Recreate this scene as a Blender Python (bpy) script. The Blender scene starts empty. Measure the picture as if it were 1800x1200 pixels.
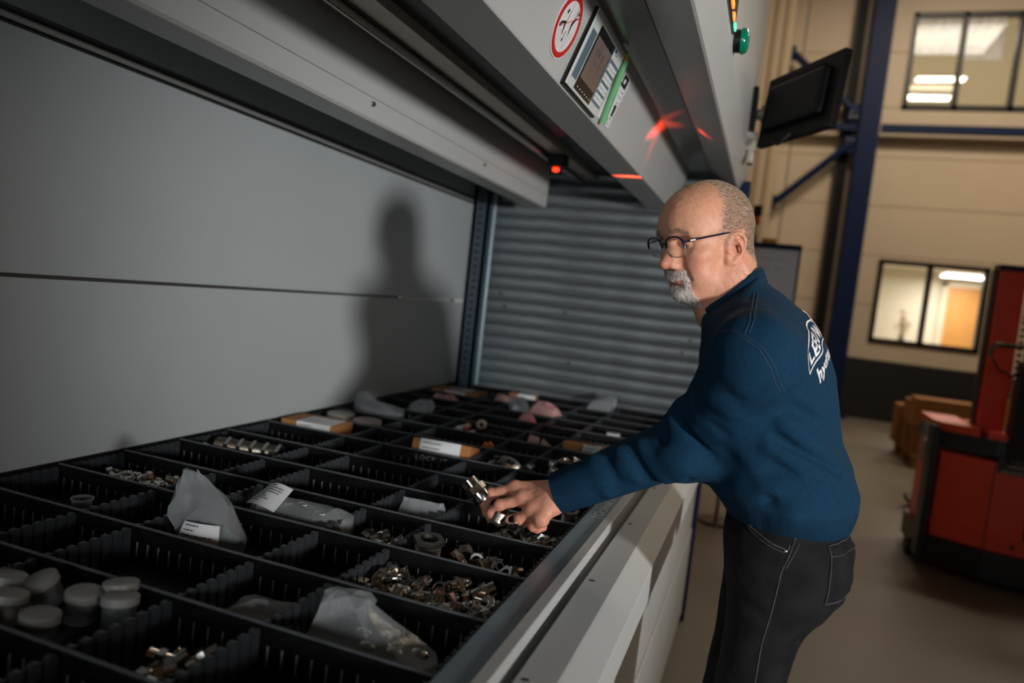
import bpy, bmesh, math, random
import numpy as np
from mathutils import Vector, Matrix, Euler
from mathutils.bvhtree import BVHTree

SC = bpy.context.scene
COL = SC.collection
CZ = 1.45                      # lens height above the floor
random.seed(7)

# ------------------------------------------------------------------ camera
RM = Matrix(((0.93647652, -0.12666198, 0.32706035),
             (0.33313872, 0.02961233, -0.9424127),
             (0.10968284, 0.99150383, 0.06992726)))
cam_data = bpy.data.cameras.new('camera')
cam_data.sensor_width = 36.0
cam_data.lens = 25.46
cam_data.dof.use_dof = True
cam_data.dof.focus_distance = 1.42
cam_data.dof.aperture_fstop = 1.9
cam_data.dof.aperture_blades = 9
cam = bpy.data.objects.new('camera', cam_data)
COL.objects.link(cam)
cam.matrix_world = Matrix.Translation((0, 0, CZ)) @ RM.to_4x4()
SC.camera = cam

# ------------------------------------------------------------------ world, lamps, exposure
SC.view_settings.view_transform = 'Standard'
SC.view_settings.look = 'None'
SC.view_settings.gamma = 1.0
SC.view_settings.use_curve_mapping = False
SC.view_settings.exposure = 0.0
SC.cycles.use_denoising = True
SC.cycles.max_bounces = 8
SC.cycles.transparent_max_bounces = 12
SC.cycles.sample_clamp_indirect = 3.0
SC.cycles.caustics_reflective = False
SC.cycles.caustics_refractive = False
world = bpy.data.worlds.new('hall_air')
SC.world = world
world.use_nodes = True
world.node_tree.nodes['Background'].inputs[0].default_value = (0.75, 0.85, 1.0, 1)
world.node_tree.nodes['Background'].inputs[1].default_value = 0.03


def lamp(name, kind, loc, target, energy, color, **kw):
    d = bpy.data.lights.new(name, kind)
    d.energy = energy
    d.color = color
    for k, v in kw.items():
        setattr(d, k, v)
    o = bpy.data.objects.new(name, d)
    COL.objects.link(o)
    o.location = loc
    o.rotation_euler = (Vector(target) - Vector(loc)).to_track_quat('-Z', 'Y').to_euler()
    return o


# work lamp of the hall, behind and to the right of the lens, at about head height
lamp('work_lamp', 'SPOT', (2.75, -1.05, CZ + 0.06), (-1.46, 3.1, 1.44), 640, (1.0, 0.97, 0.94),
     spot_size=math.radians(41.5), spot_blend=1.0, shadow_soft_size=0.17)
# dim cool fill added behind the lens to lift the shade inside the machine
lamp('door_daylight', 'AREA', (0.3, -3.4, 1.75), (-0.95, 2.6, 1.62), 4.5, (0.90, 0.95, 1.0), shape='RECTANGLE', size=1.8, size_y=1.5, spread=math.radians(56))
# warm hall lamps under the roof
for i, (lx, ly, e) in enumerate(((3.2, 1.6, 4), (3.2, 7.4, 42), (2.0, 9.6, 185), (6.0, 9.0, 120))):
    lamp('hall_lamp', 'AREA', (lx, ly, 7.4), (lx, ly, 0), e, (1.0, 0.85, 0.67), shape='RECTANGLE', size=2.2, size_y=0.7)


# ------------------------------------------------------------------ materials
def lin(c):
    return tuple(((v / 255.0) / 12.92 if v / 255.0 <= 0.04045 else ((v / 255.0 + 0.055) / 1.055) ** 2.4) for v in c)


def mat(name, rgb, rough=0.5, metal=0.0, var=0.0, scale=20.0, bump=0.0, bscale=200.0, rvar=0.0, stretch=None,
        trans=0.0, alpha=1.0, emit=None, estr=0.0, sheen=0.0, sss=0.0, coat=0.0, spec=None, ior=None):
    m = bpy.data.materials.new(name)
    m.use_nodes = True
    nt = m.node_tree
    b = nt.nodes['Principled BSDF']
    c = lin(rgb)
    b.inputs['Base Color'].default_value = (*c, 1)
    b.inputs['Roughness'].default_value = rough
    b.inputs['Metallic'].default_value = metal
    b.inputs['Transmission Weight'].default_value = trans
    b.inputs['Alpha'].default_value = alpha
    if spec is not None:
        b.inputs['Specular IOR Level'].default_value = spec
    if ior:
        b.inputs['IOR'].default_value = ior
    if emit:
        b.inputs['Emission Color'].default_value = (*lin(emit), 1)
        b.inputs['Emission Strength'].default_value = estr
    b.inputs['Sheen Weight'].default_value = sheen
    b.inputs['Coat Weight'].default_value = coat
    if sss:
        b.inputs['Subsurface Weight'].default_value = sss
        b.inputs['Subsurface Radius'].default_value = (0.012, 0.004, 0.002)
        b.inputs['Subsurface Scale'].default_value = 0.6
    if var or rvar or bump:
        tc = nt.nodes.new('ShaderNodeTexCoord')
        mp = nt.nodes.new('ShaderNodeMapping')
        nt.links.new(tc.outputs['Object'], mp.inputs[0])
        if stretch:
            mp.inputs['Scale'].default_value = stretch
        n = nt.nodes.new('ShaderNodeTexNoise')
        n.inputs['Scale'].default_value = scale
        n.inputs['Detail'].default_value = 6
        nt.links.new(mp.outputs[0], n.inputs['Vector'])
        if var:
            r = nt.nodes.new('ShaderNodeValToRGB')
            r.color_ramp.elements[0].position = 0.3
            r.color_ramp.elements[1].position = 0.7
            r.color_ramp.elements[0].color = (*[max(0, x * (1 - var)) for x in c], 1)
            r.color_ramp.elements[1].color = (*[min(1, x * (1 + var)) for x in c], 1)
            nt.links.new(n.outputs['Fac'], r.inputs[0])
            nt.links.new(r.outputs[0], b.inputs['Base Color'])
        if rvar:
            mr = nt.nodes.new('ShaderNodeMapRange')
            mr.inputs['From Min'].default_value = 0.3
            mr.inputs['From Max'].default_value = 0.7
            mr.inputs['To Min'].default_value = max(0.02, rough - rvar)
            mr.inputs['To Max'].default_value = min(1, rough + rvar)
            nt.links.new(n.outputs['Fac'], mr.inputs[0])
            nt.links.new(mr.outputs[0], b.inputs['Roughness'])
        if bump:
            n2 = nt.nodes.new('ShaderNodeTexNoise')
            n2.inputs['Scale'].default_value = bscale
            n2.inputs['Detail'].default_value = 4
            nt.links.new(mp.outputs[0], n2.inputs['Vector'])
            bp = nt.nodes.new('ShaderNodeBump')
            bp.inputs['Strength'].default_value = bump
            bp.inputs['Distance'].default_value = 0.002
            nt.links.new(n2.outputs['Fac'], bp.inputs['Height'])
            nt.links.new(bp.outputs[0], b.inputs['Normal'])
    return m


M = {
    'grey_paint': mat('light_grey_powder_coat', (186, 189, 188), 0.42, var=0.03, scale=3, bump=0.10, bscale=900, rvar=0.05),
    'wall_paint': mat('grey_sheet_paint', (172, 181, 184), 0.38, var=0.04, scale=2.2, bump=0.05, bscale=700, rvar=0.06),
    'dark_paint': mat('dark_grey_sheet', (64, 66, 66), 0.45, var=0.05, scale=4, bump=0.05),
    'black_rubber': mat('black_rubber', (16, 16, 17), 0.55, var=0.1, scale=40),
    'black_plastic': mat('black_moulded_plastic', (14, 15, 17), 0.42, spec=0.35, var=0.12, scale=30, bump=0.12, bscale=500, rvar=0.06),
    'teeth_plastic': mat('charcoal_moulded_plastic', (56, 60, 65), 0.36, var=0.10, scale=40, bump=0.1, bscale=400),
    'rib_plastic': mat('worn_pale_plastic_rib', (126, 129, 129), 0.3, var=0.15, scale=60),  # pale tone paints the glints at the divider slots; the lettering shares it
    'rim_highlight': mat('rim_highlight_plastic', (84, 88, 91), 0.4, var=0.14, scale=40),  # lighter grey paints the highlight along the divider edges
    'zinc': mat('galvanised_zinc_rail', (126, 146, 156), 0.34, 0.2, var=0.10, scale=30, rvar=0.08, stretch=(1, .25, 1)),
    'steel': mat('brushed_steel', (176, 176, 172), 0.3, 1.0, var=0.08, scale=30, rvar=0.06, stretch=(1, 12, 12)),
    'nickel': mat('nickel_plated_brass', (206, 203, 198), 0.16, 1.0, var=0.06, scale=60, rvar=0.06),
    'nickel_warm': mat('warm_nickel_plate', (207, 202, 192), 0.18, 1.0, var=0.08, scale=60, rvar=0.06),
    'thread': mat('cut_steel_thread', (172, 166, 154), 0.34, 1.0, var=0.12, scale=80),
    'dark_steel': mat('dark_steel', (92, 90, 86), 0.3, 1.0, var=0.1, scale=50),
    'slat': mat('galvanised_shutter_slat', (134, 143, 147), 0.40, 0.55, var=0.16, scale=5, rvar=0.08, stretch=(1, 1, 6)),
    'blue_steel': mat('dark_blue_steel_paint', (4, 27, 66), 0.55, spec=0.25, var=0.08, scale=6, bump=0.04),
    'navy_post': mat('dark_navy_post_paint', (58, 72, 84), 0.4, var=0.1, scale=10),
    'white_panel': mat('white_control_panel_plastic', (205, 212, 210), 0.3, var=0.02, scale=8),
    'panel_blue': mat('slate_blue_panel_print', (88, 112, 124), 0.35, var=0.03, scale=8),
    'key_grey': mat('pale_grey_key', (226, 231, 229), 0.35, var=0.03, scale=20),
    'screen': mat('dull_lit_screen', (96, 84, 80), 0.12, var=0.18, scale=14, emit=(150, 126, 112), estr=0.10),
    'black_gloss': mat('black_gloss_plastic', (10, 10, 11), 0.15, var=0.1, scale=20),
    'red_print': mat('red_print', (196, 34, 32), 0.4, var=0.04, scale=30),
    'white_print': mat('white_print', (226, 226, 228), 0.45, var=0.02, scale=30),
    'black_print': mat('black_print', (22, 20, 30), 0.5, var=0.05, scale=30),
    'grey_print': mat('grey_print', (168, 170, 176), 0.5, var=0.05, scale=30),
    'green_plastic': mat('translucent_green_plastic', (128, 200, 142), 0.22, trans=0.35, var=0.06, scale=30),
    'green_button': mat('green_lens', (0, 122, 92), 0.16, var=0.05, scale=40, coat=0.4),
    'paper': mat('white_paper', (222, 224, 226), 0.7, var=0.03, scale=12, bump=0.1, bscale=90),
    'card': mat('brown_cardboard', (164, 112, 62), 0.75, var=0.10, scale=18, bump=0.1, bscale=120),
    'card_dark': mat('dark_cardboard', (140, 92, 50), 0.8, var=0.12, scale=6, bump=0.1, bscale=60),
    'wood': mat('pallet_wood', (150, 112, 66), 0.8, var=0.2, scale=10, stretch=(1, 8, 8)),
    'poly': mat('clear_polythene', (198, 206, 209), 0.16, alpha=0.32, var=0.10, scale=14, bump=0.5, bscale=60),
    'poly_milky': mat('milky_polythene', (168, 176, 179), 0.2, alpha=0.5, var=0.12, scale=16, bump=0.3, bscale=30),
    'clear_plastic': mat('clear_plastic_cup', (225, 232, 236), 0.1, trans=0.8, alpha=0.55, var=0.03, scale=20, ior=1.3),
    'cap_white': mat('white_plastic_cap', (158, 158, 155), 0.4, alpha=0.86, var=0.06, scale=30, bump=0.1, bscale=200),
    'grey_disc': mat('pale_grey_plastic_disc', (150, 148, 142), 0.45, var=0.06, scale=20),
    'pink_bag': mat('pinkish_bag', (196, 150, 146), 0.5, var=0.15, scale=20, bump=0.3, bscale=40),
    'red_plastic': mat('red_plastic', (206, 40, 30), 0.35, var=0.08, scale=30),
    'orange_plastic': mat('orange_plastic', (214, 104, 30), 0.4, var=0.08, scale=30),
    'yellow_plastic': mat('yellow_plastic', (214, 170, 40), 0.4, var=0.08, scale=30),
    'blue_plastic': mat('blue_plastic', (30, 62, 140), 0.4, var=0.08, scale=30),
    'truck_red': mat('red_truck_paint', (232, 70, 36), 0.36, var=0.07, scale=5, bump=0.03),
    'truck_black': mat('black_truck_paint', (17, 17, 18), 0.42, var=0.12, scale=12),
    'wall_beige': mat('beige_sandwich_panel', (204, 186, 160), 0.5, var=0.03, scale=1.5, bump=0.03),
    'beige_trim': mat('beige_cladding_trim', (188, 166, 132), 0.5, var=0.03, scale=2),
    'dado': mat('black_dado_paint', (28, 27, 27), 0.5, var=0.08, scale=3),
    'floor': mat('sealed_concrete', (108, 100, 87), 0.5, var=0.12, scale=1.1, rvar=0.08, bump=0.04, bscale=60),
    'roof': mat('pale_roof_sheet', (170, 164, 152), 0.6, var=0.04, scale=2),
    'frame_black': mat('black_window_frame', (24, 23, 22), 0.4, var=0.06, scale=10),
    'glass': mat('window_glass', (235, 240, 240), 0.03, trans=1.0, alpha=0.35, var=0.01, scale=3, ior=1.1),
    'sheet': mat('frosted_window_film', (236, 238, 240), 0.6, alpha=0.5, var=0.3, scale=9, stretch=(1.6, 1, 0.35)),  # bright skylight reflection in the pane, painted as a pale see-through layer
    'office_wall': mat('office_wall_paint', (236, 228, 210), 0.7, var=0.02, scale=2),
    'door_wood': mat('oak_door_veneer', (206, 148, 82), 0.45, var=0.10, scale=4, stretch=(7, 1, 0.6)),
    'lamp_white': mat('lit_lamp_diffuser', (255, 250, 240), 0.5, emit=(255, 250, 240), estr=1.6, var=0.01, scale=5),
    'lamp_warm': mat('warm_lit_lamp_diffuser', (255, 240, 214), 0.5, emit=(255, 226, 178), estr=1.25, var=0.01, scale=5),
    'led_red': mat('red_led', (255, 40, 20), 0.3, emit=(255, 36, 14), estr=8.0, var=0.01, scale=5),
    'led_orange': mat('orange_led', (255, 120, 60), 0.3, emit=(255, 120, 50), estr=2.5, var=0.01, scale=5),
    'led_green': mat('green_led', (80, 230, 160), 0.3, emit=(70, 220, 150), estr=2.0, var=0.01, scale=5),
    'black_case': mat('black_monitor_case', (9, 8, 8), 0.5, var=0.1, scale=25, bump=0.05, bscale=300, spec=0.25),
    'board_white': mat('grey_white_board', (222, 222, 230), 0.35, var=0.03, scale=6),
    'pale_steel': mat('pale_bracket_paint', (190, 182, 166), 0.4, 0.3, var=0.1, scale=20),
}


# ------------------------------------------------------------------ mesh helpers
class MB:
    """collects shapes and links them as ONE mesh object"""

    def __init__(self):
        self.bm = bmesh.new()

    def _xf(self, geom, mtx):
        bmesh.ops.transform(self.bm, matrix=mtx, verts=geom)

    def box(self, x0, x1, y0, y1, z0, z1, rot=None, bevel=0.0):
        r = bmesh.ops.create_cube(self.bm, size=1.0)
        vs = r['verts']
        c = Vector(((x0 + x1) / 2, (y0 + y1) / 2, (z0 + z1) / 2))
        m = Matrix.Translation(c) @ (rot.to_4x4() if rot else Matrix()) @ Matrix.Diagonal((abs(x1 - x0), abs(y1 - y0), abs(z1 - z0), 1))
        self._xf(vs, m)
        if bevel:
            es = list({e for v in vs for e in v.link_edges})
            bmesh.ops.bevel(self.bm, geom=es, offset=bevel, segments=2, affect='EDGES', profile=0.5)
        return self

    def cyl(self, p0, p1, r0, r1=None, n=16, caps=True):
        p0, p1 = Vector(p0), Vector(p1)
        r1 = r0 if r1 is None else r1
        d = p1 - p0
        r = bmesh.ops.create_cone(self.bm, cap_ends=caps, segments=n, radius1=max(r0, 1e-5), radius2=max(r1, 1e-5), depth=d.length)
        m = Matrix.Translation((p0 + p1) / 2) @ d.to_track_quat('Z', 'Y').to_matrix().to_4x4()
        self._xf(r['verts'], m)
        return self

    def sphere(self, c, r, sc=(1, 1, 1), u=16, v=10, rot=None):
        q = bmesh.ops.create_uvsphere(self.bm, u_segments=u, v_segments=v, radius=r)
        m = Matrix.Translation(c) @ (rot.to_4x4() if rot else Matrix()) @ Matrix.Diagonal((*sc, 1))
        self._xf(q['verts'], m)
        return self

    def prism(self, pts, axis, a, b, closed=True):
        """profile pts (2D) extruded along axis from a to b"""
        def P(u, v, t):
            return {'x': (t, u, v), 'y': (u, t, v), 'z': (u, v, t)}[axis]
        A = [self.bm.verts.new(P(u, v, a)) for u, v in pts]
        B = [self.bm.verts.new(P(u, v, b)) for u, v in pts]
        n = len(pts)
        for i in range(n if closed else n - 1):
            j = (i + 1) % n
            self.bm.faces.new((A[i], A[j], B[j], B[i]))
        if closed:
            self.bm.faces.new(A[::-1])
            self.bm.faces.new(B)
        return self

    def lathe(self, prof, n=24, mtx=None):
        """profile (r, z) turned about z; open ends unless r = 0"""
        rings = []
        for r, z in prof:
            rings.append([self.bm.verts.new((r * math.cos(2 * math.pi * k / n), r * math.sin(2 * math.pi * k / n), z)) for k in range(n)])
        for a, b in zip(rings[:-1], rings[1:]):
            for k in range(n):
                self.bm.faces.new((a[k], a[(k + 1) % n], b[(k + 1) % n], b[k]))
        vs = [v for rg in rings for v in rg]
        if mtx is not None:
            self._xf(vs, mtx)
        return self

    def tube(self, pts, r, n=8, closed=False):
        pts = [Vector(p) for p in pts]
        N = len(pts)
        rs = r if isinstance(r, (list, tuple)) else [r] * N
        rings = []
        up = Vector((0.13, 0.31, 0.94)).normalized()
        for i, p in enumerate(pts):
            if closed:
                t = pts[(i + 1) % N] - pts[i - 1]
            else:
                t = pts[min(i + 1, N - 1)] - pts[max(i - 1, 0)]
            t.normalize()
            s = t.cross(up)
            if s.length < 1e-3:
                s = t.cross(Vector((1, 0, 0)))
            s.normalize()
            w = s.cross(t)
            rings.append([self.bm.verts.new(p + (s * math.cos(2 * math.pi * k / n) + w * math.sin(2 * math.pi * k / n)) * rs[i]) for k in range(n)])
        m = N if closed else N - 1
        for i in range(m):
            a, b = rings[i], rings[(i + 1) % N]
            for k in range(n):
                self.bm.faces.new((a[k], a[(k + 1) % n], b[(k + 1) % n], b[k]))
        if not closed:
            self.bm.faces.new(rings[0][::-1])
            self.bm.faces.new(rings[-1])
        return self

    def faces(self, verts, faces):
        vs = [self.bm.verts.new(v) for v in verts]
        for f in faces:
            self.bm.faces.new([vs[i] for i in f])
        return self

    def build(self, name, material, parent=None, smooth=None, loc=None, recalc=True):
        if recalc:
            bmesh.ops.recalc_face_normals(self.bm, faces=self.bm.faces)
        me = bpy.data.meshes.new(name)
        self.bm.to_mesh(me)
        self.bm.free()
        if isinstance(material, str):
            material = M[material]
        me.materials.append(material)
        if smooth is not None:
            me.polygons.foreach_set('use_smooth', [True] * len(me.polygons))
            if smooth < 180:
                me.set_sharp_from_angle(angle=math.radians(smooth))
        o = bpy.data.objects.new(name, me)
        COL.objects.link(o)
        if parent is not None:
            o.parent = parent
        if loc:
            o.location = loc
        return o


def tag(o, label=None, cat=None, group=None, kind=None):
    if label:
        o['label'] = label
    if cat:
        o['category'] = cat
    if group:
        o['group'] = group
    if kind:
        o['kind'] = kind
    return o


def thing(name, label, cat, loc=(0, 0, 0), rotz=0.0, group=None):
    o = bpy.data.objects.new(name, None)
    o.empty_display_size = 0.05
    COL.objects.link(o)
    o.location = loc
    o.rotation_euler = (0, 0, rotz)
    return tag(o, label, cat, group)


def copy_tree(o, parent=None):
    c = o.copy()
    COL.objects.link(c)
    if parent is not None:
        c.parent = parent
    for ch in list(o.children):
        copy_tree(ch, c)
    return c


def part_like(src, name, parent, loc, rot=None, sc=None):
    """another part that shares the mesh of src"""
    o = bpy.data.objects.new(name, src.data)
    COL.objects.link(o)
    o.parent = parent
    o.location = loc
    if rot:
        o.rotation_euler = rot
    if sc:
        o.scale = sc
    return o


# a text laid on a surface, converted to a mesh: local x to the right, y up, z out of the surface
def text_mesh(body, size, shear=0.0, align='LEFT', extrude=0.0, spacing=1.0, offset=0.0):
    cu = bpy.data.curves.new('lettering', 'FONT')
    cu.body = body
    cu.size = size
    cu.shear = shear
    cu.align_x = align
    cu.extrude = extrude
    cu.space_character = spacing
    cu.offset = offset
    cu.resolution_u = 3
    o = bpy.data.objects.new('lettering', cu)
    COL.objects.link(o)
    dg = bpy.context.evaluated_depsgraph_get()
    me = bpy.data.meshes.new_from_object(o.evaluated_get(dg))
    bpy.data.objects.remove(o)
    bpy.data.curves.remove(cu)
    return me


def text_obj(name, body, size, material, mtx, parent=None, **kw):
    me = text_mesh(body, size, **kw)
    me.transform(mtx)
    me.materials.clear()
    me.materials.append(M[material])
    o = bpy.data.objects.new(name, me)
    COL.objects.link(o)
    if parent is not None:
        o.parent = parent
    return o


def frame_mtx(origin, xdir, ydir):
    x = Vector(xdir).normalized()
    y = Vector(ydir)
    y = (y - x * y.dot(x)).normalized()
    z = x.cross(y)
    m = Matrix((x, y, z)).transposed().to_4x4()
    m.translation = Vector(origin)
    return m
# ------------------------------------------------------------------ the hall: floor, walls, roof
tag(MB().box(-5, 9, -6, 20, -0.2, 0.0).build('floor', 'floor'), kind='structure')
tag(MB().box(-5, 9, -6, 13.4, 8.2, 8.4).build('ceiling', 'roof'), kind='structure')
tag(MB().box(-5.2, -5.0, -6, 13.2, 0, 8.2).build('wall_left', 'wall_beige'), kind='structure')
tag(MB().box(9.0, 9.2, -6, 13.2, 0, 8.2).build('wall_right', 'wall_beige'), kind='structure')
tag(MB().box(-5, 9, -6.2, -6.0, 0, 8.2).build('wall_back', 'wall_beige'), kind='structure')

WY = 13.0                       # room face of the far wall
wall_far = MB().box(-5, 9, WY + 0.16, WY + 0.2, 7.6, 8.2).build('wall_far', 'wall_beige')
tag(wall_far, kind='structure')
WINS = [(1.56, 3.12, 1.27, 2.60), (1.56, 3.95, 4.98, 6.47)]        # x0, x1, z0, z1


def panel_rects(x0, x1, z0, z1):
    rects = [(x0, x1, z0, z1)]
    for wx0, wx1, wz0, wz1 in WINS:
        out = []
        for a, b, c, d in rects:
            if b <= wx0 or a >= wx1 or d <= wz0 or c >= wz1:
                out.append((a, b, c, d))
                continue
            if a < wx0: out.append((a, wx0, c, d))
            if b > wx1: out.append((wx1, b, c, d))
            if c < wz0: out.append((max(a, wx0), min(b, wx1), c, wz0))
            if d > wz1: out.append((max(a, wx0), min(b, wx1), wz1, d))
        rects = out
    return rects


for (bx0, bx1) in ((-5.0, -0.02), (0.0, 1.06), (1.08, 5.4), (5.42, 9.0)):
    zs = [0.98, 1.86, 2.66, 3.44, 4.22, 5.0, 5.86, 6.72, 7.6]
    for z0, z1 in zip(zs[:-1], zs[1:]):
        mb = MB()
        for a, b, c, d in panel_rects(bx0, bx1, z0 + 0.006, z1 - 0.006):
            mb.box(a, b, WY, WY + 0.16, c, d)
        mb.build('panel', 'wall_beige', wall_far)
    MB().box(bx0, bx1, WY - 0.01, WY + 0.16, 0.0, 0.972).build('dado', 'dado', wall_far)
for z in zs[1:-1]:               # joint strips, a little behind the panel faces
    mb = MB()
    for a, b, c, d in panel_rects(-5, 9, z - 0.02, z + 0.02):
        mb.box(a, b, WY + 0.012, WY + 0.15, c, d)
    mb.build('joint', 'beige_trim', wall_far)


def window(name, x0, x1, z0, z1, mull, panes_label):
    w = MB()
    t = 0.07
    w.box(x0, x1, WY - 0.03, WY + 0.1, z1 - t, z1)
    w.box(x0, x1, WY - 0.03, WY + 0.1, z0, z0 + t)
    for x in [x0] + mull + [x1 - t]:
        w.box(x, x + t, WY - 0.03, WY + 0.1, z0, z1)
    o = w.build(name, 'frame_black')
    tag(o, kind='structure')
    xs = [x0] + mull + [x1 - t]
    for a, b in zip(xs[:-1], xs[1:]):
        MB().box(a + t, b, WY + 0.03, WY + 0.045, z0 + t, z1 - t).build('pane', 'glass', o)
    return o


win1 = window('window_1', *WINS[0], [2.27], '')
win2 = window('window_2', *WINS[1], [2.25, 3.0], '')
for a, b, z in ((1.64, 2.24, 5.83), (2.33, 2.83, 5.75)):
    MB().box(a, b, WY + 0.02, WY + 0.025, z, 6.39).build('frosted_film', 'sheet', win2)  # stands in for a skylight reflected in the glass

# rooms behind the two windows
def room(name, x0, x1, y1, z0, z1, wallm):
    mb = MB()
    y0 = WY + 0.2
    mb.box(x0, x1, y0, y1, z0 - 0.08, z0)
    mb.box(x0, x1, y0, y1, z1, z1 + 0.08)
    mb.box(x0 - 0.08, x0, y0, y1, z0, z1)
    mb.box(x1, x1 + 0.08, y0, y1, z0, z1)
    mb.box(x0, x1, y1, y1 + 0.08, z0, z1)
    return tag(mb.build(name, wallm), kind='structure')


room('wall_lower_office', 0.6, 5.0, 15.3, 0.02, 2.66, 'office_wall')
room('wall_upper_office', 0.6, 5.6, 24.6, 4.1, 7.5, 'office_wall')
MB().box(1.46, 1.62, WY + 0.21, WY + 0.6, 1.2, 2.2).build('trim_1', 'dark_paint')['kind'] = 'structure'


def ceiling_lamp(x, y, z, sx, sy, m, label, en=34):
    t = thing('office_ceiling_lamp', label, 'lamp', (x, y, z))
    MB().box(-sx / 2 - .02, sx / 2 + .02, -sy / 2 - .02, sy / 2 + .02, -0.01, 0.0).build('lamp_frame', 'office_wall', t)
    MB().box(-sx / 2, sx / 2, -sy / 2, sy / 2, -0.03, -0.01).build('diffuser', m, t)
    d = bpy.data.lights.new('office_lamp_light', 'AREA')
    d.shape = 'RECTANGLE'; d.size = sx; d.size_y = sy
    d.energy = en; d.color = (1.0, 0.93, 0.82)
    lo = bpy.data.objects.new('office_lamp_light', d)
    COL.objects.link(lo); lo.parent = t; lo.location = (0, 0, -0.05)


ceiling_lamp(3.08, 14.3, 2.58, 0.66, 0.5, 'lamp_white', 'lit white lamp on the ceiling inside the lower window room', 42)
ceiling_lamp(2.75, 16.8, 7.46, 1.5, 0.8, 'lamp_warm', 'highest of the lit lamps seen through the upper window', 32)
ceiling_lamp(3.05, 20.1, 7.46, 1.0, 0.36, 'lamp_warm', 'middle lit lamp seen through the upper window under the reflection film', 32)
ceiling_lamp(3.0, 22.8, 7.46, 1.0, 0.36, 'lamp_warm', 'lowest of the lit lamps at the corner of the upper window', 32)
# wooden door in the lower room
dr = MB().box(3.02, 3.86, 15.22, 15.29, 0.03, 2.40).build('door_1', 'door_wood')
tag(dr, kind='structure')
MB().box(2.94, 3.02, 15.2, 15.295, 0.03, 2.48).box(3.86, 3.94, 15.2, 15.295, 0.03, 2.48).box(2.94, 3.94, 15.2, 15.295, 2.40, 2.48).build('door_frame', 'office_wall', dr)
MB().cyl((3.12, 15.16, 1.05), (3.24, 15.16, 1.05), 0.012).cyl((3.12, 15.16, 1.05), (3.12, 15.23, 1.05), 0.012).build('door_handle', 'steel', dr)
# vase of dried flowers on the sill of the lower window
v = thing('flower_vase', 'small pale vase of dried yellow flowers inside the lower window', 'vase', (2.13, WY + 0.62, 1.2))
MB().lathe([(0.0, 0), (0.05, 0), (0.07, 0.08), (0.05, 0.16), (0.035, 0.2), (0.04, 0.22)], 16).build('vase_body', 'grey_disc', v, 60)
mb = MB()
for k in range(14):
    a = random.uniform(0, 6.28); r = random.uniform(0.02, 0.13); h = random.uniform(0.32, 0.62)
    mb.tube([(0, 0, 0.15), (r * .4 * math.cos(a), r * .4 * math.sin(a), h * .6), (r * math.cos(a), r * math.sin(a), h)], 0.004, 5)
    mb.sphere((r * math.cos(a), r * math.sin(a), h), 0.022, u=8, v=5)
mb.build('dried_flowers', 'yellow_plastic', v, 60)
sh = thing('office_sideboard', 'low white sideboard under the lower window inside the office', 'sideboard', (2.4, WY + 0.62, 0.02))
MB().box(-1.1, 1.1, -0.25, 0.25, 0.05, 1.14).build('cabinet_body', 'office_wall', sh)
MB().box(-1.12, 1.12, -0.27, 0.27, 1.14, 1.18).build('worktop', 'white_panel', sh)

# ------------------------------------------------------------------ steel frame of the hall
st = thing('steel_column', 'dark blue steel column standing before the far beige wall', 'column', (1.12, 12.78, 0))
MB().box(-0.16, 0.14, -0.10, -0.085, 0, 8.1).box(-0.16, 0.14, 0.085, 0.10, 0, 8.1).box(-0.02, 0.0, -0.085, 0.085, 0, 8.1).build('column_shaft', 'blue_steel', st)
MB().box(-0.24, 0.24, -0.2, 0.2, 0, 0.03).build('base_plate', 'blue_steel', st)
mb = MB()
for z in (4.35, 4.85):
    mb.box(-0.34, -0.15, -0.02, 0.02, z - 0.13, z + 0.13)
mb.build('gusset', 'blue_steel', st)
mb = MB()
for z in (4.35, 4.42, 4.85, 4.78):
    for x in (-0.29, -0.22):
        mb.cyl((x, -0.05, z), (x, 0.05, z), 0.02, n=6)
mb.build('bolt', 'steel', st)
b = thing('upper_steel_brace', 'blue diagonal steel brace rising leftwards from the column', 'brace', (0, 12.78, 0))
MB().cyl((0.90, 0, 4.84), (-0.14, 0, 5.77), 0.06, n=12).build('brace_tube', 'blue_steel', b)
MB().box(-0.185, -0.12, -0.02, 0.02, 5.66, 5.9).build('end_plate', 'blue_steel', b)
b = thing('lower_steel_brace', 'blue diagonal steel brace falling leftwards from the column', 'brace', (0, 12.78, 0))
MB().cyl((0.90, 0, 4.38), (-0.14, 0, 3.375), 0.06, n=12).build('brace_tube', 'blue_steel', b)
MB().box(-0.185, -0.12, -0.02, 0.02, 3.25, 3.48).build('end_plate', 'blue_steel', b)
b = thing('horizontal_steel_tie', 'slim blue horizontal steel beam crossing the wall between the windows', 'beam', (0, 12.8, 4.62))
MB().box(-0.18, 0.94, -0.05, 0.05, -0.05, 0.05).build('left_length', 'blue_steel', b)
MB().box(1.29, 8.9, -0.05, 0.05, -0.06, 0.06).build('right_length', 'blue_steel', b)
c = thing('cable_riser', 'dark upright strip on the wall left of the blue column', 'cable ladder', (0.80, 12.93, 1.1))  # dark strip of rails, rods and rungs
MB().box(-0.09, -0.075, -0.03, 0.03, 0, 6.9).box(0.075, 0.09, -0.03, 0.03, 0, 6.9).build('side_rail', 'dark_paint', c)
mb = MB()
for k in range(5):
    mb.cyl((-0.05 + k * 0.026, -0.01, 0), (-0.05 + k * 0.026, -0.01, 6.9), 0.014, n=8)
mb.build('cable', 'black_rubber', c, 60)
rg = MB().box(-0.09, 0.09, -0.02, 0.02, -0.01, 0.01).build('rung', 'dark_paint', c, loc=(0, 0.02, 0.15))
for k in range(1, 23):
    part_like(rg, 'rung', c, (0, 0.02, 0.15 + k * 0.3))
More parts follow.
